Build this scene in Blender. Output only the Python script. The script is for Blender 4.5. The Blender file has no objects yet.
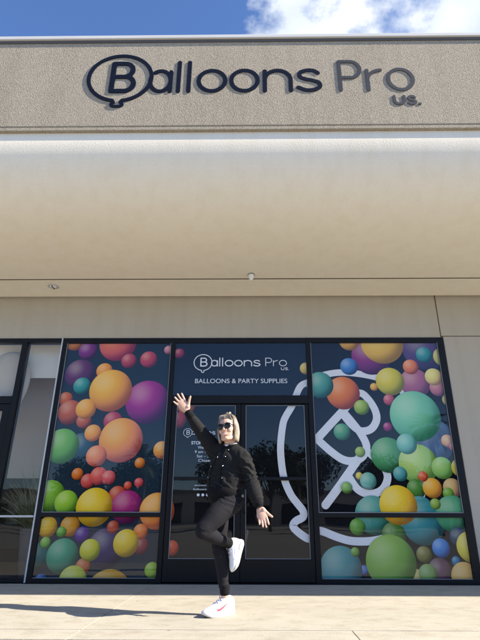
import bpy, bmesh, math, random
from mathutils import Vector, Matrix, noise
from mathutils.bvhtree import BVHTree

random.seed(7)
C = bpy.context.scene
COL = C.collection
R_ = math.radians

# ------------------------------------------------------------------ camera
F = 484.0; PX, PY = 248.0, 319.5            # focal length / principal point in the 480x640 photograph
PITCH, YAW, ROLL = R_(22.49), R_(0.675), R_(0.11)
CAM = Vector((0.0, -6.76, 0.735))
f0 = Vector((-math.sin(YAW) * math.cos(PITCH), math.cos(YAW) * math.cos(PITCH), math.sin(PITCH)))
r0 = Vector((math.cos(YAW), math.sin(YAW), 0.0))
u0 = r0.cross(f0)
CR = r0 * math.cos(ROLL) + u0 * math.sin(ROLL)
CU = u0 * math.cos(ROLL) - r0 * math.sin(ROLL)

def ray(x, y):
    return (f0 * F + CR * (x - PX) - CU * (y - PY)).normalized()

def at(x, y, Y=0.0):                        # photo measurement -> point on the plane y = Y
    d = ray(x, y)
    return CAM + d * ((Y - CAM.y) / d.y)

def ground(x, y, Z=0.0):
    d = ray(x, y)
    return CAM + d * ((Z - CAM.z) / d.z)

cam_d = bpy.data.cameras.new('camera')
cam = bpy.data.objects.new('camera', cam_d)
COL.objects.link(cam)
m = Matrix((CR, CU, -f0)).transposed().to_4x4()
m.translation = CAM
cam.matrix_world = m
cam_d.sensor_fit = 'VERTICAL'
cam_d.sensor_height = 36.0
cam_d.lens = 36.0 * F / 640.0
cam_d.shift_x = (240.0 - PX) / 640.0
cam_d.shift_y = -(320.0 - PY) / 640.0
cam_d.clip_end = 2000
cam_d.clip_start = 0.05
C.camera = cam

# ------------------------------------------------------------------ helpers
def mk(name, verts, faces, mat=None, parent=None, smooth=False):
    me = bpy.data.meshes.new(name)
    me.from_pydata([tuple(v) for v in verts], [], faces)
    me.update()
    if smooth:
        me.polygons.foreach_set('use_smooth', [True] * len(me.polygons))
    o = bpy.data.objects.new(name, me)
    COL.objects.link(o)
    if mat: me.materials.append(mat)
    if parent: o.parent = parent
    return o

def tag(o, label=None, cat=None, group=None, kind=None):
    if label: o['label'] = label
    if cat: o['category'] = cat
    if group: o['group'] = group
    if kind: o['kind'] = kind
    return o

def empty(name, loc=(0, 0, 0)):
    o = bpy.data.objects.new(name, None)
    o.empty_display_size = 0.2
    COL.objects.link(o)
    o.location = loc
    return o

def adopt(o, parent):                        # parent at an Empty that is not at the origin, keeping world place
    o.parent = parent
    o.matrix_parent_inverse = Matrix.Translation(-Vector(parent.location))
    return o

class MB:
    def __init__(s): s.v = []; s.f = []
    def add(s, v, f):
        n = len(s.v); s.v += [Vector(p) for p in v]; s.f += [[i + n for i in q] for q in f]; return s
    def box(s, x0, x1, y0, y1, z0, z1):
        v = [(x, y, z) for x in (x0, x1) for y in (y0, y1) for z in (z0, z1)]
        return s.add(v, [(0, 1, 3, 2), (4, 6, 7, 5), (0, 4, 5, 1), (2, 3, 7, 6), (0, 2, 6, 4), (1, 5, 7, 3)])
    def rect(s, x0, x1, z0, z1, y):
        return s.add([(x0, y, z0), (x1, y, z0), (x1, y, z1), (x0, y, z1)], [(0, 1, 2, 3)])
    def prism(s, prof, x0, x1):              # profile of (y, z) run along x
        n = len(prof)
        v = [(x0, y, z) for y, z in prof] + [(x1, y, z) for y, z in prof]
        f = [(i, (i + 1) % n, (i + 1) % n + n, i + n) for i in range(n)]
        f += [list(range(n))[::-1], list(range(n, 2 * n))]
        return s.add(v, f)
    def ball(s, c, r, axes=None, nu=16, nv=10):
        c = Vector(c); r = (r, r, r) if isinstance(r, (int, float)) else r
        A = axes or (Vector((1, 0, 0)), Vector((0, 1, 0)), Vector((0, 0, 1)))
        v = []
        for j in range(1, nv):
            t = math.pi * j / nv
            for i in range(nu):
                p = 2 * math.pi * i / nu
                v.append(c + A[0] * (r[0] * math.sin(t) * math.cos(p)) + A[1] * (r[1] * math.sin(t) * math.sin(p)) + A[2] * (r[2] * math.cos(t)))
        top, bot = len(v), len(v) + 1
        v += [c + A[2] * r[2], c - A[2] * r[2]]
        f = []
        for j in range(nv - 2):
            for i in range(nu):
                f.append((j * nu + i, j * nu + nu + i, j * nu + nu + (i + 1) % nu, j * nu + (i + 1) % nu))
        for i in range(nu):
            f.append((top, i, (i + 1) % nu)); f.append((bot, (nv - 2) * nu + (i + 1) % nu, (nv - 2) * nu + i))
        return s.add(v, f)
    def tube(s, pts, rad, n=12, side=None, flat=1.0, res=4, caps=True):
        """smooth tapered limb through pts; rad = list; flat = ratio of second axis; side = first axis"""
        P = [Vector(p) for p in pts]
        rr = list(rad) if isinstance(rad, (list, tuple)) else [rad] * len(P)
        fl = list(flat) if isinstance(flat, (list, tuple)) else [flat] * len(P)
        Q, RR, FF = [], [], []
        for i in range(len(P) - 1):
            a = P[max(i - 1, 0)]; b = P[i]; c = P[i + 1]; d = P[min(i + 2, len(P) - 1)]
            for k in range(res):
                t = k / res
                Q.append(0.5 * ((2 * b) + (c - a) * t + (2 * a - 5 * b + 4 * c - d) * t * t + (3 * b - a - 3 * c + d) * t ** 3))
                w = t * t * (3 - 2 * t)
                RR.append(rr[i] * (1 - w) + rr[i + 1] * w); FF.append(fl[i] * (1 - w) + fl[i + 1] * w)
        Q.append(P[-1]); RR.append(rr[-1]); FF.append(fl[-1])
        if caps:                              # rounded ends
            t0 = (Q[0] - Q[1]).normalized(); t1 = (Q[-1] - Q[-2]).normalized()
            Q = [Q[0] + t0 * RR[0] * .7] + [Q[0] + t0 * RR[0] * .45] + Q + [Q[-1] + t1 * RR[-1] * .45, Q[-1] + t1 * RR[-1] * .7]
            RR = [RR[0] * .2, RR[0] * .78] + RR + [RR[-1] * .78, RR[-1] * .2]
            FF = [FF[0]] * 2 + FF + [FF[-1]] * 2
        v = []; nrm = Vector(side) if side else None
        for i, q in enumerate(Q):
            t = (Q[min(i + 1, len(Q) - 1)] - Q[max(i - 1, 0)]).normalized()
            if nrm is None:
                nrm = t.orthogonal()
            nn = (nrm - t * nrm.dot(t))
            nn = nn.normalized() if nn.length > 1e-6 else t.orthogonal().normalized()
            if not side: nrm = nn
            bb = t.cross(nn)
            for k in range(n):
                a = 2 * math.pi * k / n
                v.append(q + nn * (RR[i] * math.cos(a)) + bb * (RR[i] * FF[i] * math.sin(a)))
        f = []
        for i in range(len(Q) - 1):
            for k in range(n):
                f.append((i * n + k, i * n + (k + 1) % n, i * n + n + (k + 1) % n, i * n + n + k))
        f.append(list(range(n))[::-1]); f.append([(len(Q) - 1) * n + k for k in range(n)])
        return s.add(v, f)
    def build(s, name, mat, parent=None, smooth=False, bevel=0, weld=False):
        o = mk(name, s.v, s.f, mat, parent, smooth)
        if bevel:
            b = o.modifiers.new('bevel', 'BEVEL'); b.width = bevel; b.segments = 2; b.limit_method = 'ANGLE'
        return o

def remesh(o, voxel, smooth=4, fac=.5, decimate=None):
    md = o.modifiers.new('remesh', 'REMESH'); md.mode = 'VOXEL'; md.voxel_size = voxel
    sm = o.modifiers.new('smooth', 'SMOOTH'); sm.iterations = smooth; sm.factor = fac
    if decimate:
        de = o.modifiers.new('dec', 'DECIMATE'); de.ratio = decimate
    dg = bpy.context.evaluated_depsgraph_get()
    me = bpy.data.meshes.new_from_object(o.evaluated_get(dg))
    mats = [mm for mm in o.data.materials]
    o.modifiers.clear()
    o.data = me
    if not me.materials:
        for mm in mats: me.materials.append(mm)
    me.polygons.foreach_set('use_smooth', [True] * len(me.polygons))
    return o

# ------------------------------------------------------------------ materials
def nt(name):
    m = bpy.data.materials.new(name); m.use_nodes = True
    return m, m.node_tree.nodes, m.node_tree.links, m.node_tree.nodes['Principled BSDF']

def plain(name, col, rough=.5, metal=0., spec=.5, var=.0, vscale=8., bump=0., bscale=60., coat=0.):
    m, N, L, b = nt(name)
    b.inputs['Roughness'].default_value = rough
    b.inputs['Metallic'].default_value = metal
    b.inputs['Specular IOR Level'].default_value = spec
    b.inputs['Coat Weight'].default_value = coat
    tc = N.new('ShaderNodeTexCoord')
    nz = N.new('ShaderNodeTexNoise'); nz.inputs['Scale'].default_value = vscale; nz.inputs['Detail'].default_value = 6
    L.new(tc.outputs['Object'], nz.inputs['Vector'])
    mx = N.new('ShaderNodeMix'); mx.data_type = 'RGBA'
    mx.inputs['A'].default_value = (*[c * (1 - var) for c in col], 1)
    mx.inputs['B'].default_value = (*[min(1, c * (1 + var)) for c in col], 1)
    L.new(nz.outputs['Fac'], mx.inputs['Factor'])
    L.new(mx.outputs['Result'], b.inputs['Base Color'])
    if bump:
        n2 = N.new('ShaderNodeTexNoise'); n2.inputs['Scale'].default_value = bscale; n2.inputs['Detail'].default_value = 4
        L.new(tc.outputs['Object'], n2.inputs['Vector'])
        bp = N.new('ShaderNodeBump'); bp.inputs['Strength'].default_value = 1.0; bp.inputs['Distance'].default_value = bump
        L.new(n2.outputs['Fac'], bp.inputs['Height']); L.new(bp.outputs['Normal'], b.inputs['Normal'])
    return m

def stucco(name, col, bump, scale, var=.12, stain=.1, fleck=.0):
    m, N, L, b = nt(name)
    b.inputs['Roughness'].default_value = .92; b.inputs['Specular IOR Level'].default_value = .2
    tc = N.new('ShaderNodeTexCoord')
    big = N.new('ShaderNodeTexNoise'); big.inputs['Scale'].default_value = 1.1; big.inputs['Detail'].default_value = 7; big.inputs['Roughness'].default_value = .65
    mp = N.new('ShaderNodeMapping'); mp.inputs['Scale'].default_value = (1.0, 1.0, .55)
    L.new(tc.outputs['Object'], mp.inputs['Vector']); L.new(mp.outputs['Vector'], big.inputs['Vector'])
    fine = N.new('ShaderNodeTexNoise'); fine.inputs['Scale'].default_value = scale; fine.inputs['Detail'].default_value = 3
    L.new(tc.outputs['Object'], fine.inputs['Vector'])
    vo = N.new('ShaderNodeTexVoronoi'); vo.inputs['Scale'].default_value = scale * .55
    L.new(tc.outputs['Object'], vo.inputs['Vector'])
    c1 = N.new('ShaderNodeMix'); c1.data_type = 'RGBA'
    c1.inputs['A'].default_value = (*[c * (1 - stain) for c in col], 1); c1.inputs['B'].default_value = (*[c * (1 + stain) for c in col], 1)
    L.new(big.outputs['Fac'], c1.inputs['Factor'])
    c2 = N.new('ShaderNodeMix'); c2.data_type = 'RGBA'; c2.blend_type = 'MULTIPLY'; c2.inputs['Factor'].default_value = 1
    rp = N.new('ShaderNodeValToRGB'); rp.color_ramp.elements[0].position = .3; rp.color_ramp.elements[1].position = .7
    g0, g1 = 1 - var, 1 + var * .6
    rp.color_ramp.elements[0].color = (g0, g0, g0, 1); rp.color_ramp.elements[1].color = (g1, g1, g1, 1)
    L.new(fine.outputs['Fac'], rp.inputs['Fac'])
    m3 = N.new('ShaderNodeMapping'); m3.inputs['Scale'].default_value = (3.2, 3.2, .22); L.new(tc.outputs['Object'], m3.inputs['Vector'])
    st = N.new('ShaderNodeTexNoise'); st.inputs['Scale'].default_value = 2.0; st.inputs['Detail'].default_value = 6; L.new(m3.outputs['Vector'], st.inputs['Vector'])
    sr = N.new('ShaderNodeValToRGB'); sr.color_ramp.elements[0].position = .34; sr.color_ramp.elements[1].position = .55
    q_ = 1 - stain * .9
    sr.color_ramp.elements[0].color = (q_, q_ * .99, q_ * .97, 1); sr.color_ramp.elements[1].color = (1, 1, 1, 1); L.new(st.outputs['Fac'], sr.inputs['Fac'])
    c3 = N.new('ShaderNodeMix'); c3.data_type = 'RGBA'; c3.blend_type = 'MULTIPLY'; c3.inputs['Factor'].default_value = 1
    L.new(c1.outputs['Result'], c3.inputs['A']); L.new(sr.outputs['Color'], c3.inputs['B'])
    L.new(c3.outputs['Result'], c2.inputs['A']); L.new(rp.outputs['Color'], c2.inputs['B'])
    L.new(c2.outputs['Result'], b.inputs['Base Color'])
    ad = N.new('ShaderNodeMath'); ad.operation = 'ADD'
    L.new(fine.outputs['Fac'], ad.inputs[0]); L.new(vo.outputs['Distance'], ad.inputs[1])
    bp = N.new('ShaderNodeBump'); bp.inputs['Strength'].default_value = 1; bp.inputs['Distance'].default_value = bump
    L.new(ad.outputs[0], bp.inputs['Height']); L.new(bp.outputs['Normal'], b.inputs['Normal'])
    return m

def concrete(name, col):
    m, N, L, b = nt(name)
    b.inputs['Roughness'].default_value = .9; b.inputs['Specular IOR Level'].default_value = .25
    tc = N.new('ShaderNodeTexCoord')
    n1 = N.new('ShaderNodeTexNoise'); n1.inputs['Scale'].default_value = .9; n1.inputs['Detail'].default_value = 8; n1.inputs['Roughness'].default_value = .7
    n2 = N.new('ShaderNodeTexNoise'); n2.inputs['Scale'].default_value = 120; n2.inputs['Detail'].default_value = 3
    n3 = N.new('ShaderNodeTexNoise'); n3.inputs['Scale'].default_value = 5; n3.inputs['Detail'].default_value = 9; n3.inputs['Roughness'].default_value = .75
    mp = N.new('ShaderNodeMapping'); mp.inputs['Scale'].default_value = (.8, 1.1, 1)
    L.new(tc.outputs['Object'], mp.inputs['Vector'])
    L.new(tc.outputs['Object'], n1.inputs['Vector']); L.new(tc.outputs['Object'], n2.inputs['Vector']); L.new(mp.outputs['Vector'], n3.inputs['Vector'])
    def ramp(src, p0, p1, a, bb):
        r = N.new('ShaderNodeValToRGB'); r.color_ramp.elements[0].position = p0; r.color_ramp.elements[1].position = p1
        r.color_ramp.elements[0].color = (*a, 1); r.color_ramp.elements[1].color = (*bb, 1)
        L.new(src, r.inputs['Fac']); return r.outputs['Color']
    def mul(a, bb):
        x = N.new('ShaderNodeMix'); x.data_type = 'RGBA'; x.blend_type = 'MULTIPLY'; x.inputs['Factor'].default_value = 1
        L.new(a, x.inputs['A']); L.new(bb, x.inputs['B']); return x.outputs['Result']
    base = ramp(n1.outputs['Fac'], .3, .7, [c * .9 for c in col], [c * 1.06 for c in col])
    c = mul(base, ramp(n2.outputs['Fac'], .3, .65, (.86, .86, .86), (1.05, 1.05, 1.05)))
    c = mul(c, ramp(n3.outputs['Fac'], .36, .52, (.83, .81, .77), (1, 1, 1)))
    vo = N.new('ShaderNodeTexVoronoi'); vo.inputs['Scale'].default_value = 3.2; L.new(tc.outputs['Object'], vo.inputs['Vector'])
    c = mul(c, ramp(vo.outputs['Distance'], .035, .065, (.62, .6, .56), (1, 1, 1)))
    L.new(c, b.inputs['Base Color'])
    bp = N.new('ShaderNodeBump'); bp.inputs['Strength'].default_value = 1; bp.inputs['Distance'].default_value = .0025
    L.new(n2.outputs['Fac'], bp.inputs['Height']); L.new(bp.outputs['Normal'], b.inputs['Normal'])
    return m

def glass_mat(name, ior=1.75, tint=(1, 1, 1)):
    m = bpy.data.materials.new(name); m.use_nodes = True
    N, L = m.node_tree.nodes, m.node_tree.links; N.clear()
    out = N.new('ShaderNodeOutputMaterial'); mix = N.new('ShaderNodeMixShader')
    tr = N.new('ShaderNodeBsdfTransparent'); gl = N.new('ShaderNodeBsdfGlossy'); fr = N.new('ShaderNodeFresnel')
    tr.inputs['Color'].default_value = (*tint, 1); gl.inputs['Roughness'].default_value = .012
    geo = N.new('ShaderNodeNewGeometry'); im = N.new('ShaderNodeMix'); im.data_type = 'FLOAT'
    im.inputs['A'].default_value = ior; im.inputs['B'].default_value = 1 / ior      # same reflectance from either side of the pane
    L.new(geo.outputs['Backfacing'], im.inputs['Factor']); L.new(im.outputs['Result'], fr.inputs['IOR'])
    tc = N.new('ShaderNodeTexCoord'); nz = N.new('ShaderNodeTexNoise'); nz.inputs['Scale'].default_value = 1.3; nz.inputs['Detail'].default_value = 1
    bp = N.new('ShaderNodeBump'); bp.inputs['Distance'].default_value = .006; bp.inputs['Strength'].default_value = .5
    L.new(tc.outputs['Object'], nz.inputs['Vector']); L.new(nz.outputs['Fac'], bp.inputs['Height']); L.new(bp.outputs['Normal'], gl.inputs['Normal'])
    L.new(fr.outputs['Fac'], mix.inputs['Fac']); L.new(tr.outputs['BSDF'], mix.inputs[1]); L.new(gl.outputs['BSDF'], mix.inputs[2])
    L.new(mix.outputs['Shader'], out.inputs['Surface'])
    return m

def print_mat(name):
    """printed vinyl artwork: each printed balloon has its two ink colours, blended across its own disc"""
    m, N, L, b = nt(name)
    b.inputs['Roughness'].default_value = .6; b.inputs['Specular IOR Level'].default_value = .05
    a1 = N.new('ShaderNodeVertexColor'); a1.layer_name = 'ink_a'
    a2 = N.new('ShaderNodeVertexColor'); a2.layer_name = 'ink_b'
    uv = N.new('ShaderNodeUVMap'); uv.uv_map = 'disc'
    dp = N.new('ShaderNodeVectorMath'); dp.operation = 'DISTANCE'; dp.inputs[1].default_value = (-.38, .42, 0)
    L.new(uv.outputs['UV'], dp.inputs[0])
    tcn = N.new('ShaderNodeTexCoord')
    nz = N.new('ShaderNodeTexNoise'); nz.inputs['Scale'].default_value = 240; L.new(tcn.outputs['Object'], nz.inputs['Vector'])
    mr = N.new('ShaderNodeMapRange'); mr.interpolation_type = 'SMOOTHSTEP'
    mr.inputs['From Min'].default_value = .38; mr.inputs['From Max'].default_value = 1.72
    ad = N.new('ShaderNodeMath'); ad.operation = 'MULTIPLY_ADD'; ad.inputs[1].default_value = .18
    L.new(nz.outputs['Fac'], ad.inputs[0]); L.new(dp.outputs['Value'], ad.inputs[2])
    L.new(ad.outputs[0], mr.inputs['Value'])
    mx = N.new('ShaderNodeMix'); mx.data_type = 'RGBA'
    L.new(mr.outputs['Result'], mx.inputs['Factor']); L.new(a1.outputs['Color'], mx.inputs['A']); L.new(a2.outputs['Color'], mx.inputs['B'])
    hi = N.new('ShaderNodeMapRange'); hi.interpolation_type = 'SMOOTHSTEP'      # the artwork's printed highlight and darker rim
    hi.inputs['From Min'].default_value = .75; hi.inputs['From Max'].default_value = .0; hi.inputs['To Max'].default_value = .22
    L.new(dp.outputs['Value'], hi.inputs['Value'])
    ln = N.new('ShaderNodeVectorMath'); ln.operation = 'LENGTH'; L.new(uv.outputs['UV'], ln.inputs[0])
    gt = N.new('ShaderNodeMath'); gt.operation = 'GREATER_THAN'; gt.inputs[1].default_value = .0001; L.new(ln.outputs['Value'], gt.inputs[0])
    hm = N.new('ShaderNodeMath'); hm.operation = 'MULTIPLY'; L.new(hi.outputs['Result'], hm.inputs[0]); L.new(gt.outputs[0], hm.inputs[1])
    h2 = N.new('ShaderNodeMix'); h2.data_type = 'RGBA'; h2.inputs['B'].default_value = (.95, .88, .62, 1)
    L.new(hm.outputs[0], h2.inputs['Factor']); L.new(mx.outputs['Result'], h2.inputs['A'])
    rm = N.new('ShaderNodeMapRange'); rm.interpolation_type = 'SMOOTHSTEP'
    rm.inputs['From Min'].default_value = .95; rm.inputs['From Max'].default_value = 1.45; rm.inputs['To Min'].default_value = 1; rm.inputs['To Max'].default_value = .5
    L.new(dp.outputs['Value'], rm.inputs['Value'])
    ml = N.new('ShaderNodeVectorMath'); ml.operation = 'SCALE'; L.new(h2.outputs['Result'], ml.inputs[0]); L.new(rm.outputs['Result'], ml.inputs['Scale'])
    L.new(ml.outputs['Vector'], b.inputs['Base Color'])
    return m

M = {}
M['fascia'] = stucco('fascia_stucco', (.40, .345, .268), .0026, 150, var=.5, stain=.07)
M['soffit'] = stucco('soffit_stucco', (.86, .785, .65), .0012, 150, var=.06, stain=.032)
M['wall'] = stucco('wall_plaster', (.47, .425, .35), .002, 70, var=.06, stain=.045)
M['groove'] = plain('joint_shadow_gap', (.13, .105, .07), .9)
M['coping'] = plain('coping_metal', (.62, .60, .56), .5, .0, var=.08, vscale=3)
M['shade_dark'] = plain('coping_shade', (.10, .09, .085), .7)  # dark tone painting the shade under the coping; also colours pot and lens bar
M['frame'] = plain('black_frame', (.0065, .0065, .0075), .42, var=.3, spec=.22)
M['silver'] = plain('aluminium', (.55, .55, .55), .4, .25, var=.05)
M['gasket'] = plain('grey_gasket', (.22, .23, .25), .5, var=.1)
M['concrete'] = concrete('pavement_concrete', (.455, .422, .35))
M['jointfill'] = plain('joint_fill', (.14, .125, .10), .95, var=.3, vscale=30)
M['asphalt'] = plain('bleached_lot', (.27, .255, .225), .9, var=.2, vscale=.6, bump=.003, bscale=90)
M['glass'] = glass_mat('window_glass', 1.6)
M['print'] = print_mat('printed_vinyl')
M['white_vinyl'] = plain('white_vinyl', (.76, .76, .77), .5, var=.04)
M['white_text'] = plain('white_lettering', (.70, .74, .80), .5)
M['ink'] = plain('sign_navy', (.0045, .0055, .013), .45, var=.1, spec=.25)
M['inkgrey'] = plain('sign_grey', (.040, .039, .039), .5, var=.1, spec=.5)
M['interior'] = plain('interior_taupe', (.46, .39, .29), .9, var=.06, vscale=2)
M['dark_int'] = plain('interior_dark', (.05, .047, .043), .9, var=.2)
M['panel'] = plain('panel_white', (.90, .87, .77), .8, var=.03)
M['roof'] = plain('roof_membrane', (.3, .29, .28), .9, var=.1)
M['white_plastic'] = plain('white_plastic', (.8, .8, .78), .35)
M['steel'] = plain('steel', (.7, .7, .7), .22, 1.0)

# ------------------------------------------------------------------ setting: ground
OUT = -2.45                                   # face of the overhanging fascia
# asphalt lot reaches the horizon
tag(MB().add([(-400, -500, -.13), (400, -500, -.13), (400, 300, -.13), (-400, 300, -.13)], [(0, 1, 2, 3)]).build('parking_lot', M['asphalt']), kind='structure')
pv = MB()
ROWS = [(-.012, 0.34), (-2.672, -.02), (-5.4, -2.684)]
jx_back = ground(150, 586).x; jx_front = ground(72, 635.5).x; jx_front2 = ground(354, 633).x
def slabrow(y0, y1, joints, g=.004):
    xs = [-30] + sorted(joints) + [30]
    for a, b in zip(xs[:-1], xs[1:]):
        pv.box(a + g, b - g, y0, y1, -.12, 0)
slabrow(-2.672, 0.0, [jx_back + 6.1 * k for k in range(-4, 5)])
slabrow(-2.99, -2.684, [jx_front, jx_front2] + [jx_front2 + 3.05 * k for k in range(1, 8)] + [jx_front - 3.05 * k for k in range(1, 8)], .004)
pav = pv.build("pavement", M["concrete"]); tag(pav, kind='structure')
b = MB(); b.box(-30, 30, -2.985, -.002, -.125, -.005); o = b.build('pavement_joint_fill', M['jointfill']); tag(o, kind='structure')
b = MB(); b.box(-30, 30, -3.15, -2.996, -.13, -.002); o = b.build('kerb', M['concrete'], bevel=.015); tag(o, kind='structure')

# ------------------------------------------------------------------ building
bld = empty('store_building', (0, 0, 0))
tag(bld, 'beige stucco storefront building with a deep rounded overhang above balloon-printed windows', 'building')
WT = 3.235                                    # top of the storefront frames
XR = at(441.6, 336).x + .015                  # right end of the storefront
XJ = at(437.5, 315).x
WH = 3.92                                     # underside of the overhang at the wall
XA, XB = -12.0, 24.0
w = MB()
w.box(XA, XJ - .008, 0.0, .25, WT, 4.3)       # band over the windows
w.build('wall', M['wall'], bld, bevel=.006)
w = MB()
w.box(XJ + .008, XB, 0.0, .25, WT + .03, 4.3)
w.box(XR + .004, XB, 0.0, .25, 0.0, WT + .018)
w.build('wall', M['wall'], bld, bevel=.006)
g = MB(); g.box(XJ - .1, XB - .05, .012, .2, WT - .02, 4.25); g.build('wall_joint', M['groove'], bld)
# fascia
FB = at(240, 125.5, OUT).z; FT = at(240, 41.6, OUT).z
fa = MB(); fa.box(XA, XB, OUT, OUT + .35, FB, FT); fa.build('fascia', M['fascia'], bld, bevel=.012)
cp = MB(); cp.box(XA, XB, OUT - .035, OUT + .42, FT + .03, FT + .088); cp.build('coping', M['coping'], bld, bevel=.008)
cp = MB(); cp.box(XA, XB, OUT - .012, OUT + .38, FT - .012, FT + .0295); cp.build('coping_shade', M['shade_dark'], bld)  # dark strip painted in for the shade beneath the coping
# rounded lower volume (bullnose) and soffit, profile in (y, z)
WH = at(240, 296.2, -.045).z
zi = WH
yi = (CAM + ray(240, 278.4) * ((WH - CAM.z) / ray(240, 278.4).z)).y
print('soffit', WH, yi)
T0, T1, RA = R_(-11), R_(16), .95               # rolled edge: leans out, turns vertical, then curls under into the soffit
def roll(kk, mm_):
    y, z = OUT + .06, FB - .002
    pts = [(y, z)]; n = 90
    for i in range(n):
        th = T0 + (R_(90) - T0) * (i + .5) / n; dt = (R_(90) - T0) / n
        r_ = RA if th < T1 else RA + kk * (th - T1) ** mm_
        y += r_ * math.sin(th) * dt; z -= r_ * math.cos(th) * dt
        pts.append((y, z))
    return pts
best = None
for mm_ in [q * .25 for q in range(1, 24)]:
    lo_, hi_ = 0.0, 40.0
    for _ in range(40):
        kk = (lo_ + hi_) / 2
        if roll(kk, mm_)[-1][0] < yi: lo_ = kk
        else: hi_ = kk
    e_ = abs(roll(kk, mm_)[-1][1] - zi)
    if best is None or e_ < best[0]: best = (e_, kk, mm_)
rl = roll(best[1], best[2])
fz = (FB - zi) / (FB - rl[-1][1])
prof = [(OUT + .06, FB + .30)] + [(y, FB - (FB - z) * fz) for y, z in rl]
prof += [(yi, zi + .25), (OUT + .4, FB + .30)]
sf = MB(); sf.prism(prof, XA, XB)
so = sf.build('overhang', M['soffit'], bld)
for p_ in so.data.polygons: p_.use_smooth = len(p_.vertices) == 4
es = so.modifiers.new('edges', 'EDGE_SPLIT'); es.split_angle = R_(30)
lb = MB(); lb.box(XA, XB, OUT + .03, OUT + .3, FB - .028, FB - .0045 + .004); 
lip = MB(); lip.box(XA, XB, OUT + .006, OUT + .345, FB - .05, FB - .001); lip.build('fascia_lip', M['fascia'], bld, bevel=.004)
b = MB(); b.box(XA, XB, yi + .045, -.045, WH, WH + .2); b.build('soffit_board', M['soffit'], bld, bevel=.006)
b = MB(); b.box(XA, XB, yi - .02, .1, WH + .03, WH + .24); b.box(XA, XB, yi + .002, yi + .0435, WH + .006, WH + .029); b.build('soffit_backing', M['groove'], bld)
b = MB(); b.box(XA, XB, OUT + .36, 8, FT - .6, FT - .45); b.build('roof', M['roof'], bld)
b = MB(); b.box(XA, XA + .2, OUT + .36, 8, 4.3, FT - .46); b.box(XB - .2, XB, OUT + .36, 8, 4.3, FT - .46)
b.box(XA, XA + .2, .26, 8, 0, 4.29); b.box(XB - .2, XB, .26, 8, 0, 4.29); b.box(XA + .2, XB - .2, 7.8, 8, 0, FT - .61)
b.build('wall', M['wall'], bld)
XD = at(60.5, 345).x                          # dividing wall left of the printed shop
b = MB(); b.box(XD + .02, XD + .14, .26, 7.8, 0, 4.28); b.build('partition', M['interior'], bld)

# ------------------------------------------------------------------ printed artwork
def ink(c): return tuple(min(1.0, q * 1.02) for q in lin(c))
def lin(c): return tuple(((v / 255) / 12.92 if v / 255 < .04045 else ((v / 255 + .055) / 1.055) ** 2.4) for v in c)
YP = .030                                     # plane of the vinyl
def P(x, y, Y=YP): return at(x, y, Y)

BALL = []  # (cx, cy, r, colour a, colour b)
def B(cx, cy, r, a, b=None):
    a = ink(a)
    if b is None: b = (a[0] * .62, a[1] * .42, a[2] * .45)
    else: b = ink(b)
    BALL.append((cx, cy, r, a, b))
OR, ORB = (250, 165, 60), (215, 95, 70)
YE, YEB = (250, 200, 50), (205, 140, 30)
# left window, back to front
B(80, 374, 15, (108, 52, 104), (58, 28, 66)); B(69, 415, 10, (176, 86, 56), (120, 50, 45)); B(82, 447, 14, (48, 92, 112), (24, 50, 66))
B(65.5, 399, 7, (215, 105, 48)); B(75, 342, 9, (226, 145, 62)); B(88, 351, 9.3, (140, 52, 135), (74, 24, 78))
B(70, 412, 12, (206, 100, 62), (140, 60, 50)); B(118, 343.5, 18.3, (238, 125, 85), (176, 48, 92)); B(129, 361, 7.6, (196, 74, 92), (128, 40, 66))
B(148.7, 359.5, 8.4, (200, 72, 88), (150, 52, 84)); B(168.7, 350, 4.5, (214, 140, 146), (150, 80, 100)); B(179.3, 353.5, 5.2, (176, 62, 92), (110, 36, 66))
B(104.5, 371, 8, (250, 165, 52), (206, 110, 50)); B(82, 386, 8.6, (56, 160, 150), (22, 96, 96))
B(147.5, 402, 21.8, (178, 48, 140), (82, 32, 98)); B(110.8, 390.5, 21.3, (252, 190, 52), (216, 110, 76))
B(84, 421, 7.5, (206, 104, 70), (150, 62, 56)); B(86, 409, 10.1, (250, 180, 62), (222, 130, 60)); B(113, 421, 9.3, (196, 66, 88), (138, 44, 74))
B(121, 440, 21.8, (250, 172, 60), (222, 98, 96)); B(93, 433, 8.3, (250, 172, 66), (224, 120, 70)); B(62, 446, 17, (126, 190, 88), (70, 138, 60))
B(162, 450, 8.6, (244, 172, 72), (196, 92, 56)); B(96.5, 456, 10.3, (246, 150, 92), (214, 92, 84)); B(140, 463, 5.2, (236, 140, 52), (180, 84, 40))
B(50, 496, 15, (136, 190, 40), (66, 120, 30)); B(88, 481, 7, (226, 92, 78)); B(99, 476, 8.6, (236, 100, 86), (186, 60, 70)); B(109, 477.5, 6.8, (232, 104, 98), (188, 66, 76))
B(77.7, 474, 5.7, (238, 130, 46)); B(117.5, 495, 8.6, (214, 92, 62)); B(127, 507, 15.8, (186, 44, 116), (96, 26, 78)); B(128, 485.6, 4, (236, 92, 62)); B(139, 482.6, 4.5, (226, 84, 88))
B(66.5, 502.5, 11.6, (166, 206, 54), (92, 150, 36)); B(157, 511, 17.3, (250, 176, 74), (226, 92, 62)); B(106, 548, 18.5, (66, 44, 100), (36, 26, 62)); B(113, 527, 6, (204, 84, 54))
B(70, 526, 9.6, (228, 160, 44)); B(94.5, 507, 18.2, (248, 208, 44), (206, 146, 30)); B(47.6, 527, 9.7, (236, 192, 48)); B(38, 556, 12, (34, 112, 104), (16, 66, 66))
B(61.6, 532, 5, (110, 176, 54), (52, 110, 36)); B(45.5, 542.5, 5.2, (140, 192, 76), (80, 136, 50)); B(82.5, 535, 7.8, (92, 44, 140), (48, 24, 84)); B(83, 566, 7.2, (222, 116, 64))
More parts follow.
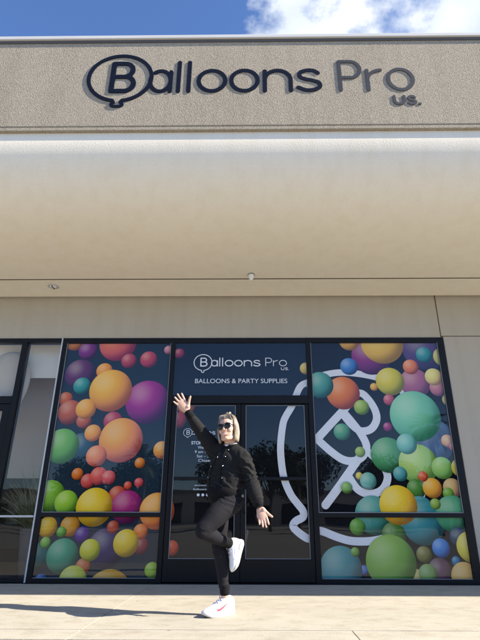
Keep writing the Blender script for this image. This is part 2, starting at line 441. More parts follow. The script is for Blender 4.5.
B(62.5, 556, 16.2, (74, 164, 120), (28, 96, 76)); B(90, 550, 10.2, (226, 212, 54), (168, 160, 34)); B(141, 546, 8, (160, 66, 68), (98, 38, 48)); B(140.6, 531.5, 7.2, (242, 140, 60), (204, 86, 52))
B(126, 543, 12.7, (244, 206, 48), (204, 152, 34)); B(152, 570, 7.3, (172, 202, 54), (112, 150, 36)); B(108, 596, 24, (226, 164, 50), (190, 112, 40)); B(72.6, 581, 14, (222, 214, 84), (168, 176, 52))
B(40.6, 581, 6.4, (46, 104, 164), (22, 58, 104)); B(171.6, 548, 7, (226, 88, 54)); B(178, 420, 8.2, (178, 66, 72), (120, 42, 58)); B(186, 405, 9, (226, 136, 74), (184, 84, 60))
NL = len(BALL)
# right window
B(424, 349, 22, (94, 70, 122), (66, 56, 100)); B(371, 356, 19.5, (146, 54, 126), (84, 34, 92)); B(349, 341, 10, (236, 184, 74), (196, 136, 56)); B(382, 343.5, 21.2, (242, 200, 84), (202, 152, 60))
B(415, 383, 15, (184, 108, 134), (130, 74, 112)); B(438, 388, 8.5, (206, 128, 134), (150, 84, 112)); B(349, 366.5, 8.8, (76, 138, 200), (36, 82, 142)); B(306, 368.5, 6.2, (226, 200, 96), (172, 140, 60))
B(343, 393, 16.7, (236, 132, 50), (184, 74, 48)); B(320, 385, 13.4, (92, 168, 150), (36, 104, 98)); B(374, 387, 4, (236, 180, 62)); B(390, 381.5, 14.2, (226, 206, 62), (162, 158, 48))
B(424, 355, 8.3, (62, 156, 158), (26, 98, 108)); B(410.5, 367, 7.7, (236, 136, 80), (188, 86, 66)); B(443, 357, 10, (222, 212, 108), (180, 168, 72)); B(433.5, 377, 8.8, (236, 222, 120), (206, 160, 108))
B(448, 400, 6, (230, 214, 116), (184, 160, 80)); B(389, 400, 5.7, (206, 96, 112), (146, 56, 84)); B(387.6, 427, 4.5, (176, 52, 118), (112, 30, 80))
B(361.5, 407.5, 7.6, (164, 190, 72), (100, 136, 46)); B(342, 432, 8.4, (96, 170, 124), (44, 110, 80)); B(360, 452, 5.1, (160, 186, 70), (104, 140, 46))
B(388, 455, 17.3, (92, 166, 106), (44, 108, 66)); B(432, 440, 22, (96, 120, 150), (70, 94, 124)); B(418, 464, 19.5, (184, 212, 112), (112, 166, 76)); B(415, 416, 25.3, (136, 206, 164), (68, 158, 120))
B(447, 441, 6.2, (232, 190, 150), (196, 136, 120)); B(453, 447, 4.3, (206, 124, 132)); B(442, 468, 10.7, (162, 206, 110), (104, 160, 72)); B(406.5, 444, 10.1, (136, 200, 178), (70, 146, 134))
B(400, 474, 7.1, (98, 172, 166), (44, 116, 116)); B(460, 468, 9, (236, 216, 92), (190, 160, 60)); B(416, 489, 9.4, (84, 146, 56), (40, 92, 34)); B(452, 488, 9.3, (216, 178, 110), (160, 110, 96))
B(432, 488, 9.6, (246, 182, 62), (206, 128, 50)); B(422.6, 476.5, 5, (230, 104, 52), (178, 60, 40)); B(448, 493.5, 5.6, (124, 176, 62), (74, 124, 40)); B(420, 512, 15, (86, 164, 164), (38, 108, 112))
B(422.7, 522, 21.5, (70, 152, 152), (30, 96, 100)); B(453, 514, 17.6, (92, 172, 124), (40, 112, 76)); B(435, 504, 5.2, (156, 186, 80), (100, 136, 50)); B(373, 515, 18.2, (98, 170, 154), (40, 112, 92))
B(394, 535, 12, (80, 132, 54), (44, 86, 36)); B(398, 505, 18.8, (248, 212, 56), (214, 146, 44)); B(357.5, 527, 7.9, (112, 172, 66), (58, 112, 40)); B(459, 537, 9.2, (50, 78, 106), (26, 44, 66))
B(441, 548, 8.9, (78, 144, 206), (38, 88, 152)); B(456, 561, 4.4, (60, 136, 170), (28, 86, 116)); B(440, 571, 12, (116, 76, 90), (80, 50, 66)); B(424, 554.5, 7.7, (142, 136, 66), (92, 90, 42))
B(471, 547, 14.5, (238, 218, 84), (200, 172, 54)); B(417, 577, 7.2, (228, 196, 116), (190, 144, 80)); B(428, 574, 9.2, (142, 176, 98), (90, 132, 60)); B(465, 577, 13.7, (246, 190, 98), (212, 136, 76))
B(364, 570, 4.4, (90, 130, 190), (50, 84, 140)); B(341, 569, 21.2, (90, 158, 152), (44, 106, 114)); B(391, 562, 25.2, (146, 188, 82), (84, 136, 54)); B(355, 552, 4.4, (132, 176, 80), (80, 126, 50))
B(359, 476, 3.6, (226, 200, 76), (180, 146, 50)); B(368, 481, 8.2, (130, 188, 170), (72, 138, 124)); B(346.5, 487.7, 5.7, (122, 170, 56), (70, 118, 36))

def smooth_line(pts, n=8, closed=False):
    out = []
    N_ = len(pts)
    rng = range(N_ if closed else N_ - 1)
    g_ = (lambda i: pts[i % N_]) if closed else (lambda i: pts[min(max(i, 0), N_ - 1)])
    for i in rng:
        a, b, c, d = g_(i - 1), g_(i), g_(i + 1), g_(i + 2)
        for k in range(n):
            t = k / n
            out.append(tuple(0.5 * (2 * b[q] + (c[q] - a[q]) * t + (2 * a[q] - 5 * b[q] + 4 * c[q] - d[q]) * t * t + (3 * b[q] - a[q] - 3 * c[q] + d[q]) * t ** 3) for q in (0, 1)))
    if not closed: out.append(tuple(pts[-1]))
    return out

def stroke2d(pts, w, closed=False, cap=True):
    """outline of a round-capped pen stroke in 2-D: list of polygon faces"""
    n = len(pts); L_, R2 = [], []
    for i in range(n):
        a = pts[(i - 1) % n] if (closed or i > 0) else pts[i]
        c = pts[(i + 1) % n] if (closed or i < n - 1) else pts[i]
        dx, dz = c[0] - a[0], c[1] - a[1]; l = math.hypot(dx, dz) or 1
        nx, nz = -dz / l * w / 2, dx / l * w / 2
        L_.append((pts[i][0] + nx, pts[i][1] + nz)); R2.append((pts[i][0] - nx, pts[i][1] - nz))
    return L_, R2

def stroke_mesh(mb, pts, w, y0, y1=None, closed=False, T=None):
    """round-capped stroke on a wall facing -y. flat at y0, or a solid bar between y0 (front) and y1 (back)"""
    L_, R2 = stroke2d(pts, w, closed)
    n = len(pts)
    T = T or (lambda p, y: (p[0], y, p[1]))
    ring = None
    if closed:
        v = [T(p, y0) for p in L_] + [T(p, y0) for p in R2]
        f = [(i, (i + 1) % n, n + (i + 1) % n, n + i) for i in range(n)]
        if y1 is not None:
            v += [T(p, y1) for p in L_] + [T(p, y1) for p in R2]
            f += [(i, 2 * n + i, 2 * n + (i + 1) % n, (i + 1) % n) for i in range(n)]
            f += [(n + i, n + (i + 1) % n, 3 * n + (i + 1) % n, 3 * n + i) for i in range(n)]
        mb.add(v, f); return mb
    def capf(c, a):                            # semicircle from angle a (going -180)
        return [(c[0] + w / 2 * math.cos(a - math.pi * k / 8), c[1] + w / 2 * math.sin(a - math.pi * k / 8)) for k in range(1, 8)]
    dx, dz = pts[-1][0] - pts[-2][0], pts[-1][1] - pts[-2][1]; ae = math.atan2(dz, dx) + math.pi / 2
    dx, dz = pts[0][0] - pts[1][0], pts[0][1] - pts[1][1]; as_ = math.atan2(dz, dx) + math.pi / 2
    poly = L_ + capf(pts[-1], ae) + R2[::-1] + capf(pts[0], as_)
    v = [T(p, y0) for p in poly]
    m_ = len(poly)
    f = [(i, i + 1, m_ - 8 - i - 0, 0) for i in []]
    # quads along the body, fans for the caps
    iL = list(range(n)); iE = list(range(n, n + 7)); iR = list(range(n + 7, 2 * n + 7)); iS = list(range(2 * n + 7, m_))
    for i in range(n - 1):
        f.append((iL[i], iL[i + 1], iR[n - 2 - i], iR[n - 1 - i]))
    f.append([iL[-1]] + iE + [iR[0]]); f.append([iR[-1]] + iS + [iL[0]])
    if y1 is not None:
        v += [T(p, y1) for p in poly]
        f += [(i, i + m_, (i + 1) % m_ + m_, (i + 1) % m_) for i in range(m_)]
    mb.add(v, f)
    return mb

def clip(o, x0, x1, z0, z1):
    bm = bmesh.new(); bm.from_mesh(o.data)
    for co, no in (((x0, 0, 0), (-1, 0, 0)), ((x1, 0, 0), (1, 0, 0)), ((0, 0, z0), (0, 0, -1)), ((0, 0, z1), (0, 0, 1))):
        bmesh.ops.bisect_plane(bm, geom=bm.verts[:] + bm.edges[:] + bm.faces[:], plane_co=co, plane_no=no, clear_outer=True)
    bm.to_mesh(o.data); bm.free()
    return len(o.data.polygons)

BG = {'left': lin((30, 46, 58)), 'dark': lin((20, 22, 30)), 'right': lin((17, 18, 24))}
def balloon_print(parent, x0, x1, z0, z1, balls, bg):
    """one flat printed sheet: background ink and the printed balloons that fall on this pane"""
    v, f, ca, cb, uv = [], [], [], [], []
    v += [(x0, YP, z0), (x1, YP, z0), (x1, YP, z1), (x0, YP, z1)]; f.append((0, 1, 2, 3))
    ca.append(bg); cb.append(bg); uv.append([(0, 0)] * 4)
    k = 0
    for (cx, cy, r, a, b) in balls:
        c = P(cx, cy); ry = (P(cx + r, cy).x - P(cx - r, cy).x) / 2
        if c.x + ry < x0 or c.x - ry > x1 or c.z + ry < z0 or c.z - ry > z1: continue
        k += 1
        y = YP - .0004 * k
        n = len(v); NS = 48
        v.append((c.x, y, c.z))
        for i in range(NS):
            an = 2 * math.pi * i / NS
            v.append((c.x + ry * math.cos(an), y, c.z + ry * math.sin(an)))
        for i in range(NS):
            j = (i + 1) % NS
            f.append((n, n + 1 + i, n + 1 + j)); ca.append(a); cb.append(b)
            uv.append([(0, 0), (math.cos(2 * math.pi * i / NS), math.sin(2 * math.pi * i / NS)), (math.cos(2 * math.pi * j / NS), math.sin(2 * math.pi * j / NS))])
    o = mk('balloon_print', v, f, M['print'], parent)
    me = o.data
    A = me.color_attributes.new('ink_a', 'FLOAT_COLOR', 'CORNER'); Bc = me.color_attributes.new('ink_b', 'FLOAT_COLOR', 'CORNER')
    U = me.uv_layers.new(name='disc')
    for p_ in me.polygons:
        for q, li in enumerate(p_.loop_indices):
            A.data[li].color = (*ca[p_.index], 1); Bc.data[li].color = (*cb[p_.index], 1); U.data[li].uv = uv[p_.index][q]
    clip(o, x0, x1, z0, z1)
    return o

LOGO = [  # strokes of the big white balloon logo, photo measurements
    ([(318, 377.5), (309, 382), (300, 387), (292.4, 405), (286, 416), (283, 424), (280.8, 442), (281, 458), (284, 478), (290.5, 494), (297, 503), (303, 511), (303, 517), (296, 521), (293, 526), (298, 532), (308, 538.5), (315, 537), (317, 531.5), (323, 531.5), (337, 537), (352, 541), (371, 541), (388, 537), (404, 527), (417, 508), (424, 480), (424, 440), (416, 410), (402, 391), (388, 382), (375, 377), (357, 373.6), (340, 372.5), (326, 374.5), (318, 377.5)], 7.0),
    ([(317, 439), (327, 428), (344, 409.5), (353, 399)], 8.0),
    ([(349, 398), (360, 393), (368, 399), (375, 410), (376.5, 420), (371, 429), (361, 431), (352, 425), (343.5, 415)], 7.6),
    ([(343.5, 412), (352, 422), (361, 434), (366.5, 446), (363, 456), (354, 461), (343, 459.5), (331, 451.5), (317.5, 439.5)], 7.6),
    ([(325.5, 505), (336, 491), (348, 474), (359, 458), (363, 452)], 7.8),
    ([(366, 450), (377, 460), (385, 469), (387.5, 479), (382, 490), (370, 494), (358, 489.5), (349, 477)], 7.4),
]
def logo_print(parent, x0, x1, z0, z1, which):
    mb = MB()
    for i in which:
        pts, wd = LOGO[i]
        q = smooth_line(pts, 6)
        wpts = [(P(*p).x, P(*p).z) for p in q]
        wd_m = P(300 + wd, 450).x - P(300, 450).x
        stroke_mesh(mb, wpts, wd_m, YP - .0002 - .00003 * i)
    o = mb.build('logo_print', M['white_vinyl'], parent)
    if clip(o, x0, x1, z0, z1) == 0:
        bpy.data.objects.remove(o); return None
    return o

# ------------------------------------------------------------------ storefront
YF0, YF1 = -.012, .11                          # frame depth
def frame_bar(mb, x0, x1, z0, z1, y0=YF0, y1=YF1): mb.box(x0, x1, y0, y1, z0, z1)
def gx(x, y): return at(x, y, 0).x
xL0 = gx(63, 345); xL1 = gx(67.5, 345)         # frame of the left printed window
xM0 = gx(171.3, 345); xM1 = gx(175.6, 345)     # post left of the entrance
xN0 = gx(305.6, 345); xN1 = gx(310.3, 345)     # post right of the entrance
xR0 = gx(437.0, 345); xR1 = XR - .004
zb = .045; zs0 = at(110, 517, 0).z; zs1 = at(110, 512.5, 0).z
zt = at(120, 343.2, 0).z

def printed_window(name, x0, x1, i0, i1, balls, bg, logos):
    """x0..x1 outer, i0..i1 glass"""
    wmb = MB()
    frame_bar(wmb, x0, i0, 0.012, WT); frame_bar(wmb, i1, x1, 0.012, WT)
    frame_bar(wmb, i0, i1, zt, WT); frame_bar(wmb, i0, i1, zs0, zs1); frame_bar(wmb, i0, i1, 0.012, zb + .015)
    wo = wmb.build(name, M['frame'], bld, bevel=.004)
    for (a, b) in ((zb + .016, zs0 - .001), (zs1 + .001, zt - .001)):
        gm = MB(); gm.rect(i0 + .001, i1 - .001, a, b, .004); gm.build('glass', M['glass'], wo)
        balloon_print(wo, i0 + .001, i1 - .001, a, b, balls, bg)
        if logos: logo_print(wo, i0 + .001, i1 - .001, a, b, logos)
    s = MB()                                   # thin pale glazing beads
    s.box(i0, i0 + .006, YF0 - .001, .003, zs1 + .002, zt - .002)
    s.box(i1 - .006, i1, YF0 - .001, .003, zs1 + .002, zt - .002)
    s.box(i0 + .008, i1 - .008, YF0 - .001, .003, zs1, zs1 + .008); s.box(i0 + .008, i1 - .008, YF0 - .001, .003, zb + .016, zb + .022)
    s.build('glazing_bead', M['gasket'], wo)
    return wo
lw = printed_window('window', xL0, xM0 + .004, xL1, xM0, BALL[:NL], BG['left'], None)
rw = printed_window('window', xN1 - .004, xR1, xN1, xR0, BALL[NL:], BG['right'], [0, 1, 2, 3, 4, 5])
lw['label'] = 'left window printed with orange, yellow and purple balloons'
rw['label'] = 'right window printed with green balloons and a big white logo'
s = MB(); s.box(xL0 - .020, xL0 - .002, YF0 - .010, .07, .012, WT - .002); s.build('window_trim', M['silver'], bld)

# entrance: transom and two door leaves
th = MB()
zh0 = at(240, 403.5, 0).z; zh1 = at(240, 395.5, 0).z
for (a, b) in ((xM0 + .0045, xM1), (xN0, xN1 - .0045)): th.box(a, b, YF0 - .004, YF1, .012, WT)
th.box(xM1, xN0, YF0, YF1, zt, WT); th.box(xM1, xN0, YF0 - .002, YF1, zh0, zh1)
tr = th.build('transom', M['frame'], bld, bevel=.004)
gm = MB(); gm.rect(xM1 + .001, xN0 - .001, zh1, zt, .004); gm.build('glass', M['glass'], tr)
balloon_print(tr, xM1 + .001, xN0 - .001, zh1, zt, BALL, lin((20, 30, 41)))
logo_print(tr, xM1 + .001, xN0 - .001, zh1, zt, [0])

def glyph(ch):
    def arc(cx, cy, rx, ry, a0, a1, n=20): return [(cx + rx * math.cos(R_(a0 + (a1 - a0) * i / n)), cy + ry * math.sin(R_(a0 + (a1 - a0) * i / n))) for i in range(n + 1)]
    if ch == 'o': return [('c', arc(.5, .5, .5, .5, 0, 360, 32)[:-1])], 1.0
    if ch == 'a': return [('o', arc(.5, .5, .5, .5, 140, 360 + 0, 26) if False else arc(.5, .5, .5, .5, 125, -205, 30)), ('o', [(1, .95), (1, .5), (1, 0)])], 1.0
    if ch == 'l': return [('o', [(0, 0), (0, .7), (0, 1.42)])], 0.0
    if ch == 'n': return [('o', [(0, 0), (0, .5), (0, .95)]), ('o', [(0, .52)] + arc(.45, .52, .45, .46, 180, 0, 18)[1:] + [(.9, .25), (.9, 0)])], .9
    if ch == 's': return [('o', smooth_line([(.78, .84), (.60, .97), (.34, .97), (.12, .86), (.12, .66), (.32, .54), (.56, .48), (.80, .36), (.82, .16), (.62, .03), (.32, .01), (.04, .14)], 4))], .85
    if ch == 'P': return [('o', [(0, 0), (0, .7), (0, 1.4)]), ('o', [(0, 1.4), (.4, 1.4)] + arc(.45, 1.0, .38, .40, 90, -90, 16) + [(.3, .6), (0, .6)])], .83
    if ch == 'B': return [('o', [(0, 0), (0, .7), (0, 1.4)]), ('o', [(0, 1.4), (.4, 1.4)] + arc(.45, 1.06, .33, .34, 90, -90, 16) + [(.3, .72), (0, .72)]), ('o', [(.3, .72)] + arc(.5, .36, .36, .36, 90, -90, 16) + [(.3, 0), (0, 0)])], .86
    if ch == 'r': return [('o', [(0, 0), (0, .5), (0, .95)]), ('o', [(0, .5)] + arc(.5, .48, .5, .48, 172, 95, 12))], .6
    if ch == 'u': return [('o', [(0, 1.0), (0, .45)] + arc(.42, .42, .42, .42, 180, 360, 18) + [(.84, .5), (.84, 1.0)])], .84
    if ch == '.': return [('o', [(0, 0), (0.03, 0)])], 0.0

def sub(pts, n=1): return pts
def logo_layout(T, put, w, wg, wballoon):
    """lays out the shop's logo; T maps logo units to the wall; put(name, strokes, width, tone)"""
    # logo units: photo pixels of the fascia sign, baseline corrected
    letters = [('a', 149.5, 170.5), ('l', 178.5, 178.5), ('l', 188.6, 188.6), ('o', 198.3, 225), ('o', 231.3, 257.6), ('n', 264.8, 290.8), ('s', 296.5, 319), ]
    grey = [('P', 338.8, 360), ('r', 366.8, 385.5), ('o', 387, 412.5)]
    return letters, grey

# fascia sign ---------------------------------------------------------------
sign = empty('store_sign', (at(250, 78, OUT).x, OUT, at(250, 78, OUT).z))
tag(sign, 'raised navy and grey lettering with a balloon outline mounted on the stucco fascia', 'sign')
ZB = at(240, 91.2, OUT).z - 0.0
mpx = (at(300, 80, OUT).x - at(200, 80, OUT).x) / 100
XH = at(212, 71.2, OUT).z - at(212, 91.5, OUT).z
def put_letter(ch, xa, xb, base, xh, wd, mat, dz=0, name='letter', y0=None):
    st, adv = glyph(ch)
    mb = MB()
    sc = (xb - xa) / adv if adv else xh * .9
    for i, (k, pts) in enumerate(st):
        q = [(xa + p[0] * sc, base + p[1] * xh) for p in pts]
        stroke_mesh(mb, q, wd, OUT - .0095 - .0006 * i, OUT + .004, closed=(k == 'c'))
    o = mb.build(name, mat, None)
    adopt(o, sign)
    return o
def sx(px, py): return at(px, py, OUT).x
bz = at(212, 91.3, OUT).z
W1 = 4.3 * mpx
for ch, a, b in [('a', 150.3, 170.6), ('l', 178.6, 178.6), ('l', 188.9, 188.9), ('o', 198.7, 225.2), ('o', 231.3, 257.6), ('n', 264.8, 290.6), ('s', 297, 320.2)]:
    put_letter(ch, sx(a, 82), sx(b, 82), bz, XH, W1, M['ink'])
for ch, a, b in [('P', 340.0, 360.6), ('r', 367.5, 385.5), ('o', 388.2, 412.8)]:
    put_letter(ch, sx(a, 80), sx(b, 80), bz, XH, 3.7 * mpx, M['inkgrey'])
bu = at(400, 104.2, OUT).z
for ch, a, b in [('u', 394.5, 404.3), ('s', 408.2, 415.5), ('.', 419.2, 419.6)]:
    put_letter(ch, sx(a, 101), sx(b, 101), bu, at(400, 96.6, OUT).z - bu, 2.9 * mpx, M['inkgrey'])
put_letter('B', sx(112.6, 80), sx(134, 80), at(120, 91.4, OUT).z, (at(120, 64.2, OUT).z - at(120, 91.4, OUT).z) / 1.4, 5.2 * mpx, M['ink'])
def balloon_outline(cx, cz, rx, rz, kx):
    pts = []
    for i in range(49):
        a = R_(-90 - 9 + -342 * i / 48)
        pts.append((cx + rx * math.cos(a), cz + rz * math.sin(a)))
    return pts
bc = at(120.3, 78.3, OUT); rx = 31.6 * mpx; rz = (at(120, 56, OUT).z - at(120, 100.5, OUT).z) / 2
mb = MB()
e0 = balloon_outline(bc.x, bc.z, rx, rz, 0)
xk = (e0[0][0] + e0[-1][0]) / 2; zk = e0[0][1]
stroke_mesh(mb, e0, 3.9 * mpx, OUT - .0115, OUT + .004)
u = mpx
stroke_mesh(mb, smooth_line([e0[-1], (xk + 3.2 * u, zk - 2.6 * u), (xk + 5.6 * u, zk - 5.0 * u), (xk + 4.2 * u, zk - 7.2 * u), (xk, zk - 7.8 * u), (xk - 4.2 * u, zk - 7.2 * u), (xk - 5.6 * u, zk - 5.0 * u), (xk - 3.2 * u, zk - 2.6 * u), e0[0]], 5), 3.0 * u, OUT - .0123, OUT + .004)
adopt(mb.build('balloon_outline', M['ink'], None), sign)

# door / transom lettering ----------------------------------------------------
def small_logo(parent, xc0, xc1, base_px, sizepx, name='logo_lettering', pro=True, yy=YP - .0045 - .02, limit=None):
    """same logo flat on glass; xc0..xc1 photo span of the whole mark at row base_px"""
    k = (xc1 - xc0) / (413 - 88.)
    mm = (P(xc1, base_px).x - P(xc0, base_px).x) / (413 - 88.)
    X0 = P(xc0, base_px).x; Z0 = P(xc0, base_px).z
    fx = lambda px: X0 + (px - 88) * mm
    mb = MB(); xh = 20.5 * mm
    n = 0
    def pl(ch, a, b, base, h, wd):
        nonlocal n
        st, adv = glyph(ch); sc = (fx(b) - fx(a)) / adv if adv else h * .9
        for (kk, pts) in st:
            n += 1
            stroke_mesh(mb, [(fx(a) + p[0] * sc, base + p[1] * h) for p in pts], wd, yy - .0001 * (n % 4), closed=(kk == 'c'))
    for ch, a, b in [('a', 150, 170.5), ('l', 178.6, 0), ('l', 188.8, 0), ('o', 198.5, 225), ('o', 231.3, 257.6), ('n', 264.8, 290.6), ('s', 297, 320)]: pl(ch, a, b, Z0, xh, 3.7 * mm)
    if pro:
        for ch, a, b in [('P', 340, 361), ('r', 367, 386), ('o', 388, 413)]: pl(ch, a, b, Z0, xh, 2.4 * mm)
        for ch, a, b in [('u', 394, 404), ('s', 408, 416), ('.', 419, 419)]: pl(ch, a, b, Z0 - 14.5 * mm, 8.5 * mm, 1.8 * mm)
    pl('B', 112.6, 134, Z0, 20.5 * mm, 4.2 * mm)
    e = balloon_outline(fx(120), Z0 + 13 * mm, 31.5 * mm, 29 * mm, 0)
    xk = (e[0][0] + e[-1][0]) / 2; zk = e[0][1]
    stroke_mesh(mb, e, 3.0 * mm, yy)
    u = mm
    stroke_mesh(mb, smooth_line([e[-1], (xk + 3 * u, zk - 3 * u), (xk + 5 * u, zk - 5 * u), (xk, zk - 8 * u), (xk - 5 * u, zk - 5 * u), (xk - 3 * u, zk - 3 * u), e[0]], 4), 2.6 * u, yy - .0003)
    return mb.build(name, M['white_text'], parent)

YT = .0022                                     # lettering sits on the outer face of the glass
def text(body, cx, cy, cap_px, parent, name, mat=None, width_px=None, bold=0):
    """flat lettering centred on photo point (cx, cy baseline)"""
    cu = bpy.data.curves.new(name, 'FONT'); cu.body = body; cu.align_x = 'CENTER'
    c = P(cx, cy); h = P(cx, cy - cap_px).z - c.z
    cu.size = h / .69; cu.offset = bold
    cu.fill_mode = 'FRONT'
    o = bpy.data.objects.new(name, cu); COL.objects.link(o)
    dg = bpy.context.evaluated_depsgraph_get()
    me = bpy.data.meshes.new_from_object(o.evaluated_get(dg))
    bpy.data.objects.remove(o)
    xs = [v.co.x for v in me.vertices]
    sxx = 1
    if width_px: sxx = (P(cx + width_px / 2, cy).x - P(cx - width_px / 2, cy).x) / (max(xs) - min(xs))
    for v in me.vertices:
        v.co = Vector((c.x + v.co.x * sxx, YT, c.z + v.co.y))
    o = bpy.data.objects.new(name, me); COL.objects.link(o); o.parent = parent
    me.materials.clear(); me.materials.append(mat or M['white_text'])
    return o
small_logo(tr, 194, 286.5, 366.6, 1, 'shop_logo', yy=YT)
text('BALLOONS & PARTY SUPPLIES', 241, 383.6, 4.4, tr, 'tagline', width_px=92)

zd0, zd1 = .02, zh0 - .008
zg1 = at(240, 405.5, 0).z; zg0 = at(240, 559, 0).z; zp0 = at(270, 480.3, 0).z; zp1 = at(270, 476.8, 0).z
xc = gx(240.7, 440)
def door_leaf(x0, x1, g0, g1, inner):
    d = MB()
    for (a, b) in ((x0, g0), (g1, x1)): d.box(a, b, -.002, .045, zd0, zd1)
    d.box(g0, g1, -.002, .045, zd0, zg0); d.box(g0, g1, -.002, .045, zg1, zd1); d.box(g0, g1, -.004, .045, zp0, zp1)
    do = d.build('door', M['frame'], bld, bevel=.004)
    for (a, b) in ((zg0 + .001, zp0 - .001), (zp1 + .001, zg1 - .001)):
        gm = MB(); gm.rect(g0 + .001, g1 - .001, a, b, .004); gm.build('glass', M['glass'], do)
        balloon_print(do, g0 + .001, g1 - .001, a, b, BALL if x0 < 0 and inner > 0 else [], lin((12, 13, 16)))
        if inner < 0: logo_print(do, g0 + .001, g1 - .001, a, b, [0])
    s = MB()
    s.box(g0, g0 + .007, -.0052, .003, zg0, zg1); s.box(g1 - .007, g1, -.0052, .003, zg0, zg1)
    s.box(g0 + .008, g1 - .008, -.0034, .003, zg1 - .006, zg1); s.box(g0 + .008, g1 - .008, -.0034, .003, zg0, zg0 + .006)
    s.build('glazing_bead', M['gasket'], do)
    # pull handle on the meeting stile
    hx = x1 - .055 if inner > 0 else x0 + .055
    h = MB()
    h.tube([(hx, -.004, .82), (hx, -.06, .84), (hx, -.062, 1.0), (hx, -.06, 1.14), (hx, -.004, 1.16)], .011, n=10)
    h.build('door_handle', M['frame'], do, smooth=True)
    return do
dl = door_leaf(xM1 + .004, xc - .003, gx(176.9, 410), gx(235.6, 410), 1)
dr = door_leaf(xc + .003, xN0 - .004, gx(245.8, 410), gx(304.3, 410), -1)
# lock cylinder
lk = MB(); c = at(243, 496, 0)
lk.tube([(c.x, -.003, c.z), (c.x, -.014, c.z)], [.019, .018], n=20, caps=False); lk.tube([(c.x, -.0145, c.z), (c.x, -.019, c.z)], [.013, .012], n=16, caps=False)
lk.build('lock', M['steel'], dr, smooth=False)
small_logo(dl, 183.6, 228, 434.7, 1, 'shop_logo', yy=YT)
for body, y, cap, wd, bold in (('STORE HOURS', 444.6, 3.0, 28, .0014), ('Weekdays', 449.0, 2.6, 15, .0), ('9 am - 5 pm', 453.3, 2.6, 21, 0), ('Sat - Sun', 457.6, 2.6, 17, .0), ('Closed', 462.0, 2.8, 14, 0), ('account', 486.2, 1.9, 14, 0), ('following', 490.3, 1.9, 17, 0)):
    text(body, 205.5 if y < 470 else 201.8, y, cap, dl, 'opening_hours' if y < 470 else 'small_print', width_px=wd, bold=bold)
mb = MB()
for px in (198.4, 203.0, 207.6):
    c = P(px, 495); stroke_mesh(mb, [(c.x - .0005, c.z), (c.x + .0005, c.z)], .036, YT)
mb.build('round_icons', M['white_text'], dl)
# solid backing behind the opaque vinyl so the room behind stays dark
b = MB(); b.box(xL0 + .02, xR1 - .02, .118, .124, .02, WT + .03); b.build('vinyl_backing', M['frame'], bld)
# dark kick plate under the frames
b = MB(); b.box(xL0 - .03, XR, YF0 - .02, .1, .0, .0115); b.build('threshold', M['frame'], bld)

# ------------------------------------------------------------------ neighbour's shopfront at the left
xv0 = gx(22.3, 345); xv1 = gx(27.6, 345)
nb = MB()
nb.box(xv0, xv1, YF0, YF1, .012, WT); nb.box(xv1, xL0 - .03, YF0 + .002, YF1, WT - .065, WT)
nb.box(xv1, xL0 - .03, YF0 + .002, YF1, .012, .05)
nw = nb.build('window', M['frame'], bld, bevel=.004); nw['label'] = 'narrow clear window of the next shop'
b = MB(); b.box(xv1 + .001, xL0 - .03, YF0 - .008, .06, at(20, 517.3, 0).z, at(20, 515.3, 0).z); b.build('sill_bar', M['silver'], nw)
zr = at(20, 516, 0).z
for a, c_ in ((.051, zr - .03), (zr + .03, WT - .066)):
    g_ = MB(); g_.rect(xv1 + .001, xL0 - .031, a, c_, .02); g_.build('glass', M['glass'], nw)
nd = MB(); znh0 = at(8, 403.5, 0).z; znh1 = at(8, 396.2, 0).z
nd.box(-6.2, xv0 - .001, YF0 + .002, YF1, WT - .065, WT); nd.box(-6.2, xv0 - .001, YF0, YF1, znh0, znh1); nd.box(-6.26, -6.201, YF0, YF1, .012, WT)
nt_ = nd.build('transom', M['frame'], bld, bevel=.004)
g_ = MB(); g_.rect(-6.2, xv0 - .002, znh1, WT - .066, .02); g_.build('glass', M['glass'], nt_)
def plain_door(x0, x1):
    d = MB(); d.box(x0, x0 + .1, .0, .045, .02, znh0 - .006); d.box(x1 - .1, x1, .0, .045, .02, znh0 - .006)
    d.box(x0 + .1, x1 - .1, .0, .045, .02, .27); d.box(x0 + .1, x1 - .1, .0, .045, znh0 - .1, znh0 - .006)
    o = d.build('door', M['frame'], bld, bevel=.004)
    g_ = MB(); g_.rect(x0 + .1, x1 - .1, .27, znh0 - .1, .02); g_.build('glass', M['glass'], o)
    h = MB(); hx = x1 - .05
    h.tube([(hx, 0, .85), (hx, -.06, .87), (hx, -.06, 1.15), (hx, 0, 1.17)], .011, n=10); h.build('door_handle', M['silver'], o, smooth=True)
plain_door(xv0 - 1.005, xv0 - .006); plain_door(xv0 - 2.01, xv0 - 1.009)
w = MB(); w.box(XA + .2, -6.265, 0, .25, 0, WT - .003); w.build('wall', M['wall'], bld)
b = MB(); b.box(XA + .2, XB - .2, .26, 7.79, -.02, -.002 + .004); b.build('interior_floor', M['dark_int'], bld)
b = MB(); b.box(XA + .2, XB - .2, .252, 7.79, 3.6, 3.7); b.build('interior_ceiling', M['panel'], bld)
# inside the neighbour's window
zbl = at(20, 378, .32).z
b = MB(); b.box(xv0 - 2.2, XD - .01, .32, .33, zbl, 3.58); bl = b.build('bright_panel', M['panel']); tag(bl, 'wide white panel added inside the left shop window for its bright upper area', 'panel')  # added white panel catches outdoor light, standing in for a bright interior
b = MB(); b.box(xv0 - 2.2, XD - .01, .75, .8, 1.3, 3.58); b.build('interior_partition', M['interior'], bld)

